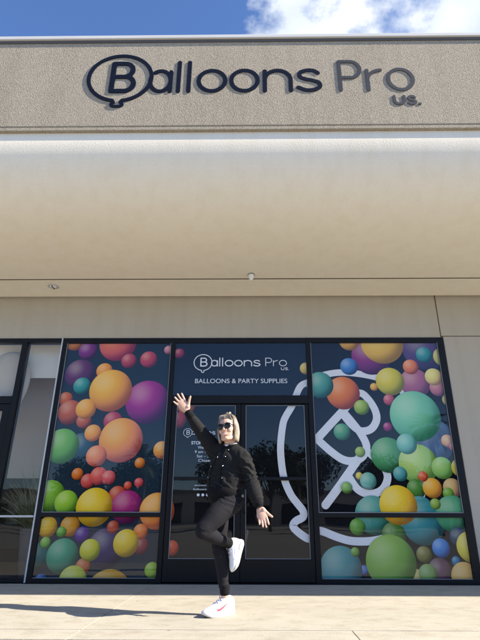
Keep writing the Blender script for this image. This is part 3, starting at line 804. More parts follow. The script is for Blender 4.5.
pb = MB(); c = at(3, 386, .20); ax3 = Vector((.22, 0, 1)).normalized(); ax1 = Vector((0, 1, 0)).cross(ax3)  # invented balloon shape gives the curved pale tone in the glass
pb.ball(c, (.38, .09, .54), (ax1, Vector((0, 1, 0)), ax3), 32, 20)
pb.tube([c - ax3 * .555, c - ax3 * .60], [.012, .03], n=10, caps=False)
M['pale'] = plain('pale_shape', (.50, .45, .36), .6, var=.05)
pbo = pb.build('balloon', M['pale'], None, True); tag(pbo, 'very large pale beige balloon shape added behind the far left glass for its curved pale tone', 'balloon')
# ------------------------------------------------------------------ small fixtures under the overhang
fx = at(53, 286, 0)
d = ray(53.3, 286.2); p = CAM + d * ((WH - CAM.z) / d.z)
lt = empty('recessed_light', (p.x, p.y, WH)); tag(lt, 'small round recessed downlight set in the soffit at the left', 'light fixture')
mb = MB(); NS = 24
ring = [(.075, 0), (.078, -.008), (.060, -.010), (.055, .0)]
v = []; f = []
for i in range(NS):
    a = 2 * math.pi * i / NS
    for (r_, z_) in ring: v.append((p.x + r_ * math.cos(a), p.y + r_ * math.sin(a), WH + z_ - .001))
for i in range(NS):
    j = (i + 1) % NS
    for k in range(3): f.append((i * 4 + k, j * 4 + k, j * 4 + k + 1, i * 4 + k + 1))
mb.add(v, f); adopt(mb.build('trim_ring', M['silver'], None, smooth=True), lt)
mb = MB(); mb.ball((p.x, p.y, WH - .002), (.055, .055, .018)); adopt(mb.build('lens', M['white_plastic'], None, smooth=True), lt)
mb = MB(); mb.box(p.x - .006, p.x + .006, p.y - .054, p.y + .054, WH - .026, WH - .012); adopt(mb.build('lens_bar', M['shade_dark'], None), lt)
d = ray(251.2, 274.4); p = CAM + d * ((zi - CAM.z) / d.z)
cmr = empty('ceiling_sensor', (p.x, p.y, zi)); tag(cmr, 'small white cone shaped sensor hanging under the middle of the overhang', 'sensor')
mb = MB(); mb.tube([(p.x, p.y, zi + .015), (p.x, p.y, zi - .012)], [.05, .048], n=20, caps=False); adopt(mb.build('mount', M['gasket'], None, smooth=False), cmr)
mb = MB(); mb.tube([(p.x, p.y, zi - .0125), (p.x, p.y, zi - .05), (p.x, p.y, zi - .085)], [.042, .036, .018], n=20); adopt(mb.build('housing', M['white_plastic'], None, smooth=True), cmr)

# ------------------------------------------------------------------ person
M['skin'] = plain('skin', (.66, .40, .29), .5, var=.06, vscale=12)
M['skin'].node_tree.nodes['Principled BSDF'].inputs['Subsurface Weight'].default_value = .12
M['skin'].node_tree.nodes['Principled BSDF'].inputs['Subsurface Radius'].default_value = (.012, .005, .003)
M['jacket'] = plain('jacket_cloth', (.0125, .0122, .0128), .85, var=.25, vscale=55, bump=.0025, bscale=60, spec=.22)
M['rib'] = plain('jacket_rib', (.0085, .0085, .0095), .9, var=.2, vscale=90, spec=.15)
M['legging'] = plain('legging_cloth', (.0112, .0107, .0140), .85, var=.15, vscale=40, bump=.0015, bscale=70, spec=.2)
M['shoe'] = plain('shoe_white', (.78, .78, .80), .55, var=.04, vscale=30)
M['sole'] = plain('shoe_sole', (.62, .61, .60), .6, var=.05, vscale=30)
M['red'] = plain('red_mark', (.75, .05, .09), .45)
M['lace'] = plain('lace_lilac', (.55, .52, .66), .7)
M['lens'] = plain('lens_black', (.006, .006, .007), .08, spec=.6)
M['lip'] = plain('lips', (.50, .22, .17), .5)
M['teeth'] = plain('teeth', (.82, .80, .75), .3)
M['tee'] = plain('white_tee', (.78, .76, .72), .8)
def hair_mat():
    m, N, L, b = nt('blond_hair')
    b.inputs['Roughness'].default_value = .42
    a = N.new('ShaderNodeVertexColor'); a.layer_name = 'tone'
    L.new(a.outputs['Color'], b.inputs['Base Color'])
    return m
M['hair'] = hair_mat()
M['hairbase'] = plain('hair_under', (.20, .15, .105), .6, var=.25, vscale=60)

yF = ground(220, 615.5).y
per = empty('person', ground(221, 616))
tag(per, 'blond woman in black jacket, leggings and sunglasses waving with one knee raised', 'person')
UPV = Vector((0, 0, 1))
PEL = at(225, 489, yF - .03)
hipR = at(220.5, 496, yF + .05); kneeR = at(218.8, 546, yF - .005); ankR = at(224.8, 599, yF + .0)
hipL = at(229.0, 502, yF - .10); kneeL = at(201.5, 531.5, yF - .24); ankL = at(234, 551, yF - .05)
WST = at(225, 478, yF - .03); CHS = at(228.5, 461, yF - .03); NKB = at(230, 447, yF - .02)
shR = at(215.5, 450.5, yF + .06); shL = at(243.5, 457.5, yF - .11)
elR = at(201.5, 432.5, yF + .0); wrR = at(187.8, 412, yF - .08)
elL = at(250.5, 480.5, yF - .10); wrL = at(259.5, 506.5, yF - .19)
tF = Vector((-.42, -.9, 0)).normalized(); tR = tF.cross(UPV)     # chest forward / her right
hF = Vector((-.72, -.69, 0)).normalized(); hR = hF.cross(UPV)
# head frame
HC = at(227.6, 428.5, yF - .055)
fH = Vector((-.31, -.95, .02)).normalized()
uH = (Vector((-.13, -.03, 1))); uH = (uH - fH * uH.dot(fH)).normalized()
rH = fH.cross(uH)
HS = 1.04
def hd(r, f, u): return HC + (rH * r + fH * f + uH * u) * HS
AX = (rH, fH, uH)

def add_hand(mb, W, D, Nn, S, curl, spread, thumb_dir, sc=1.0, seg=None):
    D = D.normalized(); Nn = (Nn - D * Nn.dot(D)).normalized(); S = (S - D * S.dot(D) - Nn * S.dot(Nn)).normalized()
    p0 = W; p1 = W + D * .035 * sc; p2 = W + D * .088 * sc
    mb.tube([W - D * .02, W, W + D * .03 * sc, W + D * .062 * sc, p2], [r * sc for r in (.022, .022, .032, .039, .036)], n=16, side=S, flat=[.8, .75, .46, .38, .32])
    mb.ball(W + D * .034 * sc + S * .022 * sc + Nn * .006, .0165 * sc)     # ball of the thumb
    offs = (.0285, .0095, -.0095, -.0275); lens = (.070, .078, .072, .056); rad = (.0086, .0088, .0084, .0076)
    for i in range(4):
        b = p2 + S * offs[i] * sc - D * (.004 + .005 * abs(i - 1.3)) * sc
        a = spread[i]
        d = (D * math.cos(a) + S * math.sin(a)).normalized()
        pts = [b - d * .012 * sc, b]
        cu = curl[i]; q = b
        for k, fr in enumerate((.44, .31, .25)):
            cu_k = cu * (k + .6)
            dd = d * math.cos(cu_k) + Nn * math.sin(cu_k)
            q = q + dd * lens[i] * fr * sc; pts.append(q)
        mb.tube(pts, [rad[i] * sc * t for t in (1.08, 1.08, .98, .9, .74)], n=10, res=3)
    td = thumb_dir.normalized()
    t0 = W + D * .022 * sc + S * .020 * sc
    t1 = t0 + (td * .7 + D * .3).normalized() * .036 * sc; t2 = t1 + (td * .85 + D * .15).normalized() * .030 * sc; t3 = t2 + td * .025 * sc
    mb.tube([t0, t1, t2, t3], [.0135 * sc, .0115 * sc, .0098 * sc, .0078 * sc], n=10, res=3)

bm_ = MB()
# head
bm_.ball(hd(0, -.012, .030), (.074 * HS, .092 * HS, .086 * HS), AX)
bm_.ball(hd(0, .030, -.045), (.058 * HS, .058 * HS, .066 * HS), AX)
bm_.ball(hd(0, .030, -.010), (.066 * HS, .058 * HS, .055 * HS), AX)
bm_.ball(hd(0, .066, -.100), (.024 * HS, .020 * HS, .018 * HS), AX)
for s_ in (-1, 1):
    bm_.ball(hd(.037 * s_, .060, -.032), (.026, .025, .024), AX)
    bm_.tube([hd(.052 * s_, .005, -.075), hd(.034 * s_, .045, -.098), hd(.010 * s_, .068, -.106)], [.020, .017, .015])
    bm_.ball(hd(.074 * s_, -.004, -.008), (.010, .018, .030), AX)
bm_.tube([hd(0, .080, .016), hd(0, .094, -.008), hd(0, .104, -.028)], [.009, .010, .0135], n=10)
for s_ in (-1, 1): bm_.ball(hd(.011 * s_, .093, -.031), (.008, .010, .008), AX)
bm_.ball(hd(0, .084, -.062), (.026, .012, .016), AX)
# neck, trunk
bm_.tube([hd(0, -.022, -.030), hd(0, -.018, -.085), NKB + UPV * .01, NKB - UPV * .06], [.050, .049, .052, .07], n=18)
bm_.tube([NKB - UPV * .03, CHS, WST, PEL - UPV * .04], [.10, .135, .115, .145], side=tR, flat=[.6, .68, .72, .75], n=20)
# limbs
bm_.tube([NKB - UPV * .05, shR, elR, wrR], [.05, .046, .036, .021], n=14)
bm_.tube([NKB - UPV * .05, shL, elL, wrL], [.05, .046, .036, .021], n=14)
def legpts(h, k, a): return [h + UPV * .02, h * .45 + k * .55, k, k * .6 + a * .4, a]
Dr = (at(178.0, 397.5, yF - .10) - wrR)
add_hand(bm_, wrR, Dr, Vector((.15, -1, -.1)), Vector((.78, -.1, .6)), (.10, .06, .08, .14), (.16, .02, -.14, -.34), Vector((.30, -.25, .9)), 1.24)
Dl = (at(265.0, 527, yF - .24) - wrL)
add_hand(bm_, wrL, Dl, Vector((-.1, -1, .12)), Vector((.96, .1, .28)), (.16, .14, .17, .24), (.05, .0, -.05, -.09), Vector((.80, -.25, -.52)), 1.17)

# shoes -----------------------------------------------------------------
def shoe(heel, toe, up, mark_side, mark_mat, tilt=0):
    """running shoe; heel / toe are points under the sole, up points from sole to ankle"""
    Dd = (toe - heel); Lg = Dd.length; Dd.normalize()
    up = (up - Dd * up.dot(Dd)).normalized(); Sd = Dd.cross(up)
    k = Lg / .272
    Tm = lambda l, s, h: heel + (Dd * l + Sd * s + up * h) * k
    secs = [(-.004, .012, .080, .034), (.002, .029, .112, .032), (.022, .040, .132, .028), (.05, .043, .134, .026), (.08, .044, .128, .026), (.11, .045, .113, .026), (.14, .046, .097, .026), (.17, .049, .083, .026), (.20, .050, .071, .026), (.23, .044, .060, .028), (.255, .030, .050, .030), (.268, .012, .042, .034)]
    v, f = [], []
    n = 14
    for (l, w_, top, bot) in secs:
        for i in range(n):
            a = math.pi * i / (n - 1)
            c, s_ = math.cos(a), max(0.0, math.sin(a))
            v.append(Tm(l, w_ * math.copysign(abs(c) ** .8, c), bot + (top - bot) * (s_ ** (.75 if l > .1 else .55)) * (1 if True else 1)))
    for i in range(len(secs) - 1):
        for j in range(n - 1): f.append((i * n + j, i * n + j + 1, i * n + n + j + 1, i * n + n + j))
        f.append((i * n + n - 1, i * n, i * n + n, i * n + n + n - 1))
    f.append(list(range(n))[::-1]); f.append([(len(secs) - 1) * n + j for j in range(n)])
    sh = mk('shoe', v, f, M['shoe'], None, True); adopt(sh, per)
    sdv = sh.modifiers.new('s', 'SUBSURF'); sdv.levels = 1; sdv.render_levels = 1
    # sole: outline swept up with a flared, rockered edge
    outl = [(-.010, 0), (-.004, .026), (.02, .041), (.06, .042), (.10, .040), (.14, .045), (.18, .050), (.215, .050), (.245, .040), (.265, .022), (.274, 0)]
    ol = [(a, b) for a, b in outl] + [(a, -b) for a, b in outl[-2:0:-1]]
    v, f = [], []
    for hz, g_ in ((.0, .94), (.004, .985), (.018, 1.0), (.030, .97), (.034, .9)):
        for (a, b) in ol:
            rock = max(0, a - .19) ** 2 * 3.2 + max(0, .03 - a) ** 2 * 4
            v.append(Tm(.13 + (a - .13) * g_, b * g_, hz + rock * (1 - hz / .05) + (.006 if a < .08 and hz > .02 else 0)))
    n = len(ol)
    for i in range(4):
        for j in range(n): f.append((i * n + j, i * n + (j + 1) % n, i * n + n + (j + 1) % n, i * n + n + j))
    f.append(list(range(n))[::-1]); f.append([4 * n + j for j in range(n)])
    so2 = mk('sole', v, f, M['sole'], None, True); so2.parent = sh
    # collar, tongue and laces
    mb = MB()
    mb.tube([Tm(.092, 0, .112), Tm(.082, 0, .138), Tm(.078, 0, .152)], [.024 * k, .022 * k, .018 * k], side=Sd, flat=.3, n=12)
    tg = mb.build('tongue', M['shoe'], None, True); tg.parent = sh
    mb = MB()
    for i, (l, h) in enumerate(((.098, .122), (.113, .1145), (.128, .1065), (.143, .0985), (.158, .091))):
        e = 1 if i % 2 else -1
        mb.tube([Tm(l + .006 * e, -.026, h - .012), Tm(l, 0, h), Tm(l - .006 * e, .026, h - .012)], [.0042 * k] * 3, n=8)
    mb.tube([Tm(.09, .004, .128), Tm(.105, .022, .130), Tm(.10, .038, .113)], [.0035 * k] * 3, n=6)
    lc = mb.build('laces', M['lace'], None, True); lc.parent = sh
    # curved check mark on the side, laid on the upper
    dg = bpy.context.evaluated_depsgraph_get(); dg.update()
    bv = BVHTree.FromObject(sh, dg)
    inv = sh.matrix_world.inverted()
    top = smooth_line([(.168, .072), (.165, .057), (.148, .056), (.115, .070), (.060, .096)], 6)
    bot = smooth_line([(.168, .072), (.172, .050), (.155, .041), (.120, .053), (.060, .096)], 6)
    v, f = [], []
    for (a, b) in zip(top, bot):
        for t in (0, .5, 1):
            l, h = a[0] * (1 - t) + b[0] * t, a[1] * (1 - t) + b[1] * t
            o_ = Tm(l, .2 * mark_side, h); hit = bv.ray_cast(o_, -Sd * mark_side)
            q = hit[0] if hit[0] else Tm(l, .04 * mark_side, h)
            v.append(q + Sd * mark_side * .0018)
    for i in range(len(top) - 1):
        for t in (0, 1): f.append((i * 3 + t, i * 3 + t + 1, i * 3 + 4 + t, i * 3 + 3 + t))
    sw = mk('check_mark', v, f, mark_mat, None, True); sw.parent = sh
    return sh, Tm
bpy.context.view_layer.update()
shoeR, TR = shoe(ground(233.2, 614.6), ground(201.5, 618.3), UPV, -1, M['red'])
shoeR['label'] = 'white shoe standing on the pavement with a red curved mark'
hl = at(243.3, 541, yF + .0); tl = at(234.5, 573, yF - .03)
shoeL, TL = shoe(hl, tl, Vector((-.88, -.42, .2)), -1 if (tl - hl).normalized().cross(Vector((-.88, -.42, .2))).y > 0 else 1, M['lace'])
shoeL['label'] = 'white shoe of the lifted foot seen from the side'
ankR = TR(.078, 0, .138); ankL = TL(.060, 0, .125)
bm_.tube([hipR, kneeR, (kneeR * .68 + ankR * .32) + hF * -.016, ankR], [.07, .045, .043, .030], n=16)
bm_.tube([hipL, hipL * .15 + kneeL * .85, kneeL * .85 + ankL * .15, ankL], [.075, .045, .04, .030], n=16)
bm_.tube([ankR + UPV * .05, ankR, TR(.07, 0, .08), TR(.12, 0, .055), TR(.2, 0, .045)], [.034, .033, .032, .028, .018], n=14)
bm_.tube([ankL * .9 + kneeL * .1, ankL, TL(.055, 0, .08), TL(.12, 0, .055), TL(.2, 0, .045)], [.034, .033, .032, .028, .018], n=14)
body = bm_.build('body', M['skin']); adopt(body, per)
remesh(body, .0042, 3, .5)

# leggings ----------------------------------------------------------------
lg = MB()
lg.tube([WST - UPV * .03, PEL + UPV * .01, PEL - UPV * .06], [.125, .145, .142], side=hR, flat=[.72, .70, .70], n=22)
mid = lambda a, b, t: a * (1 - t) + b * t
lg.tube([hipR + UPV * .03, mid(hipR, kneeR, .5), kneeR, mid(kneeR, ankR, .32) + hF * -.016, mid(kneeR, ankR, .7), ankR + UPV * .02], [.094, .082, .062, .062, .046, .039], n=18)
kn = (kneeL - mid(hipL, ankL, .5)).normalized()
lg.tube([hipL + hF * -.03, mid(hipL, kneeL, .45), mid(hipL, kneeL, .86), kneeL + kn * .0], [.100, .094, .074, .064], n=18)
lg.tube([kneeL, mid(kneeL, ankL, .3) - kn * .012 - UPV * .006, mid(kneeL, ankL, .7), mid(kneeL, ankL, 1.0)], [.064, .060, .046, .040], n=18)
lg.ball(hipL + hF * -.05 + UPV * .0, (.09, .09, .09))          # seat
lo = lg.build('leggings', M['legging']); adopt(lo, per)
remesh(lo, .0062, 5, .5)
def wrinkle(o, regions, base=.0015, fscale=22):
    me = o.data; me.update()
    nrm = [v.normal.copy() for v in me.vertices]
    mw = o.matrix_world
    for v, n in zip(me.vertices, nrm):
        p = v.co; a = base * noise.noise(p * 9)
        for (c, rad, amp, ax, fq) in regions:
            d = (p - c).length
            if d < rad:
                w_ = (1 - (d / rad) ** 2) ** 2
                ph = (p - c).dot(ax) * fq + 3.2 * noise.noise(p * 7) + 1.4 * noise.noise(p * 17)
                a += w_ * amp * (1 - abs(math.sin(ph)) * 2)
        v.co = p + n * a
    me.update()
loc = lambda p: p
shin = (ankL - kneeL).normalized(); thi = (kneeL - hipL).normalized()
wrinkle(lo, [(hipL, .17, .007, Vector((.5, -.2, .9)).normalized(), 55), (kneeL, .11, .004, (thi + shin).normalized(), 60), (ankR + UPV * .06, .09, .005, UPV, 110), (ankL, .08, .004, shin, 110), (kneeR, .12, .003, UPV, 60)], .0012)
cf = MB(); cf.tube([ankR + UPV * .065, ankR + UPV * .012], [.043, .041], n=20); cfo = cf.build('ankle_cuff', M['rib'], None, True); cfo.parent = lo
cf = MB(); cf.tube([ankL - shin * .05, ankL - shin * .0], [.046, .043], n=20); cfo = cf.build('ankle_cuff', M['rib'], None, True); cfo.parent = lo

# bomber jacket -------------------------------------------------------------
jk = MB()
HEM = at(223.5, 491.5, yF - .05)
jk.tube([NKB - UPV * .012, NKB - UPV * .05, CHS, mid(CHS, WST, .6), mid(WST, HEM, .5), HEM], [.085, .140, .174, .178, .172, .158], side=tR, flat=[.85, .62, .66, .66, .68, .72], n=24)
jk.tube([mid(NKB, shR, .35) - UPV * .03, shR, mid(shR, elR, .5), elR, mid(elR, wrR, .45), mid(elR, wrR, .86)], [.085, .088, .074, .063, .052, .036], n=18)
jk.tube([mid(NKB, shL, .35) - UPV * .03, shL - UPV * .008, mid(shL, elL, .5), elL, mid(elL, wrL, .5), mid(elL, wrL, .82)], [.085, .074, .069, .068, .067, .054], n=18)
jo = jk.build('jacket', M['jacket']); adopt(jo, per)
remesh(jo, .0066, 6, .5)
aR = (wrR - shR).normalized(); aL = (wrL - shL).normalized()
wrinkle(jo, [(elL, .16, .012, aL, 70), (mid(elL, wrL, .75), .10, .008, aL, 95), (mid(WST, HEM, .3), .24, .013, Vector((.35, 0, 1)).normalized(), 55), (shL - UPV * .08, .18, .012, Vector((.75, 0, .65)), 60),
             (shR - UPV * .06, .17, .008, Vector((.6, 0, .8)), 55), (mid(elR, shR, .3), .15, .006, aR, 60), (CHS, .18, .005, Vector((.8, 0, .6)), 48)], .003)
def jpart(mb, name, mat, sm=True):
    o = mb.build(name, mat, None, sm); o.parent = jo; return o
mb = MB(); mb.tube([HEM + UPV * .012, HEM - UPV * .008, HEM - UPV * .026], [.157, .160, .156], side=tR, flat=.745, n=36); jpart(mb, 'hem_band', M['rib'])
mb = MB(); mb.tube([mid(elR, wrR, .76), mid(elR, wrR, .99)], [.042, .036], n=20); jpart(mb, 'cuff', M['rib'])
mb = MB(); mb.tube([mid(elL, wrL, .76), mid(elL, wrL, 1.0) - aL * .01], [.048, .039], n=20); jpart(mb, 'cuff', M['rib'])
def ringtube(mb, c, ax_r, ax_f, rr, rf, rad, a0=0, a1=360, n=28, tilt=None, flat=1.0):
    pts = []
    for i in range(n + 1):
        a = R_(a0 + (a1 - a0) * i / n)
        pts.append(c + ax_r * (rr * math.cos(a)) + ax_f * (rf * math.sin(a)) + UPV * (-.014 * math.sin(a)))
    mb.tube(pts, [rad] * len(pts), n=8, res=1, flat=flat); return mb
NK = NKB + UPV * .012
mb = MB(); ringtube(mb, NK, tR, tF, .071, .072, .015, 112, 428); jpart(mb, 'collar', M['rib'])
mb = MB(); ringtube(mb, NK + UPV * .010, tR, tF, .060, .062, .009, 90, 450); o = mb.build('tee_collar', M['tee'], None, True); adopt(o, per)
bpy.context.view_layer.update()
dg = bpy.context.evaluated_depsgraph_get()
jbv = BVHTree.FromObject(jo, dg); jmw = jo.matrix_world.copy(); jinv = jmw.inverted()
def on_jacket(px, py):
    d = ray(px, py)
    h = jbv.ray_cast(jinv @ CAM, (jinv.to_3x3() @ d).normalized())
    if h[0] is None: return None
    n = (jmw.to_3x3() @ h[1]).normalized()
    return jmw @ h[0], (n if n.dot(d) < 0 else -n)
for (bx_, by_) in ((228.6, 450), (225.4, 456.5), (222.6, 466), (222.1, 478), (222.0, 489), (217.6, 457.5), (211.3, 466.3), (208.4, 477.3)):
    h = on_jacket(bx_, by_)
    if not h: continue
    mb = MB(); mb.tube([h[0] - h[1] * .002, h[0] + h[1] * .004], [.0058, .005], n=14, caps=True); jpart(mb, 'button', M['steel'])
for line in (((227.6, 446.5), (224.6, 453), (221.9, 460), (221.0, 470), (220.4, 480), (220.2, 491)), ((224.2, 447.5), (220.5, 452), (216.0, 459), (212.6, 466.5), (210.8, 473), (209.6, 480), (209.5, 488))):
    pts = [on_jacket(*q) for q in smooth_line(line, 4)]
    pts = [h[0] + h[1] * .002 for h in pts if h]
    if len(pts) > 3:
        mb = MB(); mb.tube(pts, [.0045] * len(pts), n=8, res=1); jpart(mb, 'placket', M['rib'])
# bracelet
aw = (wrL - elL).normalized(); bc_ = wrL + aw * .012
mb = MB(); o1 = aw.orthogonal().normalized(); o2 = aw.cross(o1)
mb.tube([bc_ + o1 * (.027 * math.cos(a * math.pi / 10)) + o2 * (.025 * math.sin(a * math.pi / 10)) for a in range(21)], [.0065] * 21, n=8, res=1)
o = mb.build('bracelet', M['lens'], None, True); adopt(o, per)

# face and hair ---------------------------------------------------------------
def hpart(mb, name, mat, parent=None):
    o = mb.build(name, mat, None, True); adopt(o, per)
    return o
mb = MB(); mb.tube([hd(-.030, .080, -.054), hd(-.016, .0925, -.060), hd(0, .0965, -.062), hd(.016, .0925, -.060), hd(.030, .080, -.054)], [.0035, .005, .0052, .005, .0035], n=8); 
mb.tube([hd(-.030, .080, -.054), hd(-.017, .0905, -.070), hd(0, .0940, -.0755), hd(.017, .0905, -.070), hd(.030, .080, -.054)], [.0035, .0055, .006, .0055, .0035], n=8)
lips = hpart(mb, 'lips', M['lip'])
mb = MB(); mb.tube([hd(-.026, .0855, -.057), hd(-.013, .0945, -.064), hd(0, .0975, -.0670), hd(.013, .0945, -.064), hd(.026, .0855, -.057)], [.003, .0075, .0085, .0075, .003], side=uH, flat=.5, n=8); hpart(mb, 'teeth', M['teeth'])
sg = MB()
for s_ in (-1, 1):
    sg.ball(hd(.034 * s_, .093, .001), (.0325, .012, .027), AX, 20, 12)
    sg.tube([hd(.004 * s_, .104, .016), hd(.034 * s_, .103, .026), hd(.066 * s_, .086, .019)], [.004, .0055, .004], n=8)
    sg.tube([hd(.058 * s_, .082, .008), hd(.074 * s_, .06, .010), hd(.082 * s_, .0, .008)], [.005, .004, .0035], n=8)
sg.tube([hd(-.012, .103, .008), hd(0, .106, .010), hd(.012, .103, .008)], [.004] * 3, n=8)
hpart(sg, 'sunglasses', M['lens'])

hb = MB()
hb.ball(hd(0, -.025, .045), (.083 * HS, .094 * HS, .084 * HS), AX)
hb.ball(hd(0, -.058, -.03), (.076 * HS, .050 * HS, .088 * HS), AX)
for s_ in (-1, 1):
    hb.tube([hd(.062 * s_, -.005, .075), hd(.083 * s_, .008, .015), hd(.083 * s_, .010, -.05), hd(.072 * s_, .012, -.102)], [.022, .024, .027, .022], side=fH, flat=.55, n=12)
hb.tube([hd(0, -.01, .105), hd(-.006, -.025, .132), hd(-.012, -.045, .140)], [.034, .022, .014])
hbo = hb.build('hair', M['hairbase']); adopt(hbo, per)
remesh(hbo, .006, 4, .5)
v, f, tone = [], [], []
rnd = random.Random(5)
def strand(pts, r0, r1, c0, c1):
    mb2 = MB(); mb2.tube(pts, [r0 + (r1 - r0) * i / (len(pts) - 1) for i in range(len(pts))], n=5, res=3)
    n0 = len(v); v.extend(mb2.v); f.extend([[i + n0 for i in q] for q in mb2.f])
    nr = len(mb2.v) // 5
    for i in range(nr):
        t = min(1, max(0, i / nr * 1.5 - .12))
        for _ in range(5): tone.append([c0[k] * (1 - t) + c1[k] * t for k in range(3)])
BL = [(.40, .32, .235), (.47, .39, .29), (.33, .255, .18), (.26, .195, .135), (.54, .46, .36)]
DK = [(.09, .063, .045), (.13, .095, .065), (.20, .15, .105)]
for i in range(640):
    s_ = rnd.choice((-1, 1))
    ph = R_(rnd.uniform(58, 182))                     # 0 = straight ahead of the face
    part_f = rnd.uniform(-.08, .045)
    cs, sn = math.cos(ph), math.sin(ph)
    j = rnd.uniform(-.005, .007)
    Lb = -.108 + rnd.uniform(-.016, .014) + (.0 if ph < 2.2 else .012)
    rr = lambda sc: (.085 * sn * sc * s_ + j * s_, -.020 + .092 * cs * sc)
    x1, y1 = rr(.62); x2, y2 = rr(.98); x3, y3 = rr(1.06); x4, y4 = rr(1.05); x5, y5 = rr(.93)
    pts = [hd(.010 * s_ * rnd.random(), part_f * .6, .126 + j * .4), hd(x1, (y1 + part_f * .4), .108 + j), hd(x2, y2, .045), hd(x3, y3, -.015), hd(x4, y4 + .006, -.065), hd(x5, y5 + .012, Lb)]
    strand(pts, .0042, .0022, rnd.choice(DK), rnd.choice(BL))
for i in range(150):                                  # front pulled back into a small knot
    a = rnd.uniform(-1, 1)
    fx_ = .060 * a
    pts = [hd(fx_, .068 - .030 * abs(a), .080 - .016 * abs(a)), hd(fx_ * .85, .050, .108), hd(fx_ * .45, .005, .128), hd(-.006 + rnd.uniform(-.01, .01), -.025, .138)]
    strand(pts, .0036, .003, rnd.choice(DK + BL[2:4]), rnd.choice(BL))
for i in range(60):
    a0 = rnd.uniform(0, 6.28); r_ = rnd.uniform(.012, .024)
    cc = (-.008, -.030, .146)
    pts = [hd(cc[0] + r_ * math.cos(a0 + t), cc[1] + r_ * math.sin(a0 + t), cc[2] + .010 * math.sin(a0 * 3 + t * 2) - .006) for t in (0, .8, 1.6, 2.4)]
    strand(pts, .004, .0025, rnd.choice(BL[2:]), rnd.choice(BL))
ho = mk('hair_strands', v, f, M['hair'], None, True); ho.parent = hbo
ca = ho.data.color_attributes.new('tone', 'FLOAT_COLOR', 'POINT')
for i, c in enumerate(tone): ca.data[i].color = (*c, 1)


# ------------------------------------------------------------------ what stands across the car park (seen in the glass)
M['bark'] = plain('bark', (.16, .12, .085), .9, var=.3, vscale=14, bump=.01, bscale=20)
M['frond'] = plain('palm_leaf', (.055, .085, .03), .6, var=.4, vscale=3)
M['leafm'] = plain('tree_leaf', (.05, .08, .03), .6, var=.45, vscale=2)
M['leafb'] = plain('grass_leaf', (.16, .17, .075), .6, var=.4, vscale=6)
M['shopwall'] = plain('far_wall', (.55, .52, .47), .9, var=.08)
def palm(x, y, h, seed, label):
    rn = random.Random(seed)
    t = empty('palm_tree', (x, y, -.13)); tag(t, label, 'tree', 'palms across the car park')
    mb = MB(); mb.tube([(x, y, -.13), (x + .1, y, h * .4), (x + .15, y + .05, h)], [.24, .17, .15], n=12); adopt(mb.build('trunk', M['bark'], None, True), t)
    v, f = [], []
    for i in range(46):
        a = rn.uniform(0, 6.28); el = rn.uniform(-.7, 1.25); ln = rn.uniform(1.5, 2.1)
        p = Vector((x + .15, y + .05, h + .05)); d = Vector((math.cos(a) * math.cos(el), math.sin(a) * math.cos(el), math.sin(el)))
        side = d.cross(UPV).normalized()
        for k in range(16):
            d = (d + Vector((0, 0, -.075))).normalized(); q = p + d * ln / 16
            if k > 2:
                for s_ in (-1, 1):
                    lw_ = (.42 * math.sin(math.pi * (k + 1) / 18)) * rn.uniform(.8, 1.1)
                    tip = q + side * s_ * lw_ + d * .22 + Vector((0, 0, -.12 * rn.random()))
                    n = len(v); v += [p, q, tip]; f.append((n, n + 1, n + 2))
            n = len(v); v += [p - side * .015, p + side * .015, q]; f.append((n, n + 1, n + 2))
            p = q
    adopt(mk('crown', v, f, M['frond']), t)
def tree(x, y, h, r, seed, label):
    rn = random.Random(seed)
    t = empty('shade_tree', (x, y, -.13)); tag(t, label, 'tree', 'shade trees across the car park')
    mb = MB(); mb.tube([(x, y, -.13), (x + .05, y, h * .35), (x, y, h * .7)], [.17, .13, .06], n=10)
    cl = []
    for i in range(9):
        a = rn.uniform(0, 6.28); q = Vector((x + math.cos(a) * r * .6, y + math.sin(a) * r * .6, h * rn.uniform(.55, .95)))
        mb.tube([(x, y, h * .4), (Vector((x, y, h * .5)) + q) / 2, q], [.07, .05, .02], n=7); cl.append((q, r * rn.uniform(.35, .6)))
    cl.append((Vector((x, y, h * .9)), r * .6))
    adopt(mb.build('trunk', M['bark'], None, True), t)
    v, f = [], []
    for (c, cr_) in cl:
        for i in range(420):
            d = Vector((rn.gauss(0, 1), rn.gauss(0, 1), rn.gauss(0, .8))).normalized() * cr_ * rn.random() ** .4
            p = c + d; a = Vector((rn.gauss(0, 1), rn.gauss(0, 1), rn.gauss(0, 1))).normalized() * .16; b_ = a.orthogonal().normalized() * .09
            n = len(v); v += [p - a, p + b_, p + a, p - b_]; f.append((n, n + 1, n + 2, n + 3))
    adopt(mk('crown', v, f, M['leafm']), t)
palm(13.3, -31.0, 7.3, 1, 'palm tree across the car park reflected in the right window')
palm(-8.2, -30.0, 4.6, 2, 'short palm tree across the car park reflected in the left window')
palm(3.9, -38.0, 5.2, 3, 'palm tree across the car park reflected in the glass doors')
for i, (x, y, h, r) in enumerate(((1.2, -34, 6.0, 2.4), (5.4, -43, 6.6, 2.8), (-3.2, -41, 5.6, 2.6), (-11.5, -44, 6.0, 2.8), (13.5, -45, 6.2, 2.9), (18.5, -42, 5.2, 2.4), (-16.5, -42, 5.4, 2.5))):
    tree(x, y, h, r, 20 + i, ('bushy shade tree reflected in the right door leaf', 'tall bushy tree far behind the reflected palm', 'bushy tree reflected behind the woman', 'bushy tree reflected low in the left window', 'bushy tree reflected low in the right window', 'outer bushy tree at the right of the reflected row', 'outer bushy tree at the left of the reflected row')[i])
fb = empty('shop_row', (0, -64, -.13)); tag(fb, 'long low pale shop building across the car park seen only in the reflections', 'building')
mb = MB(); mb.box(-60, 60, -70, -64, -.13, 4.2); adopt(mb.build('wall', M['shopwall'], None), fb)
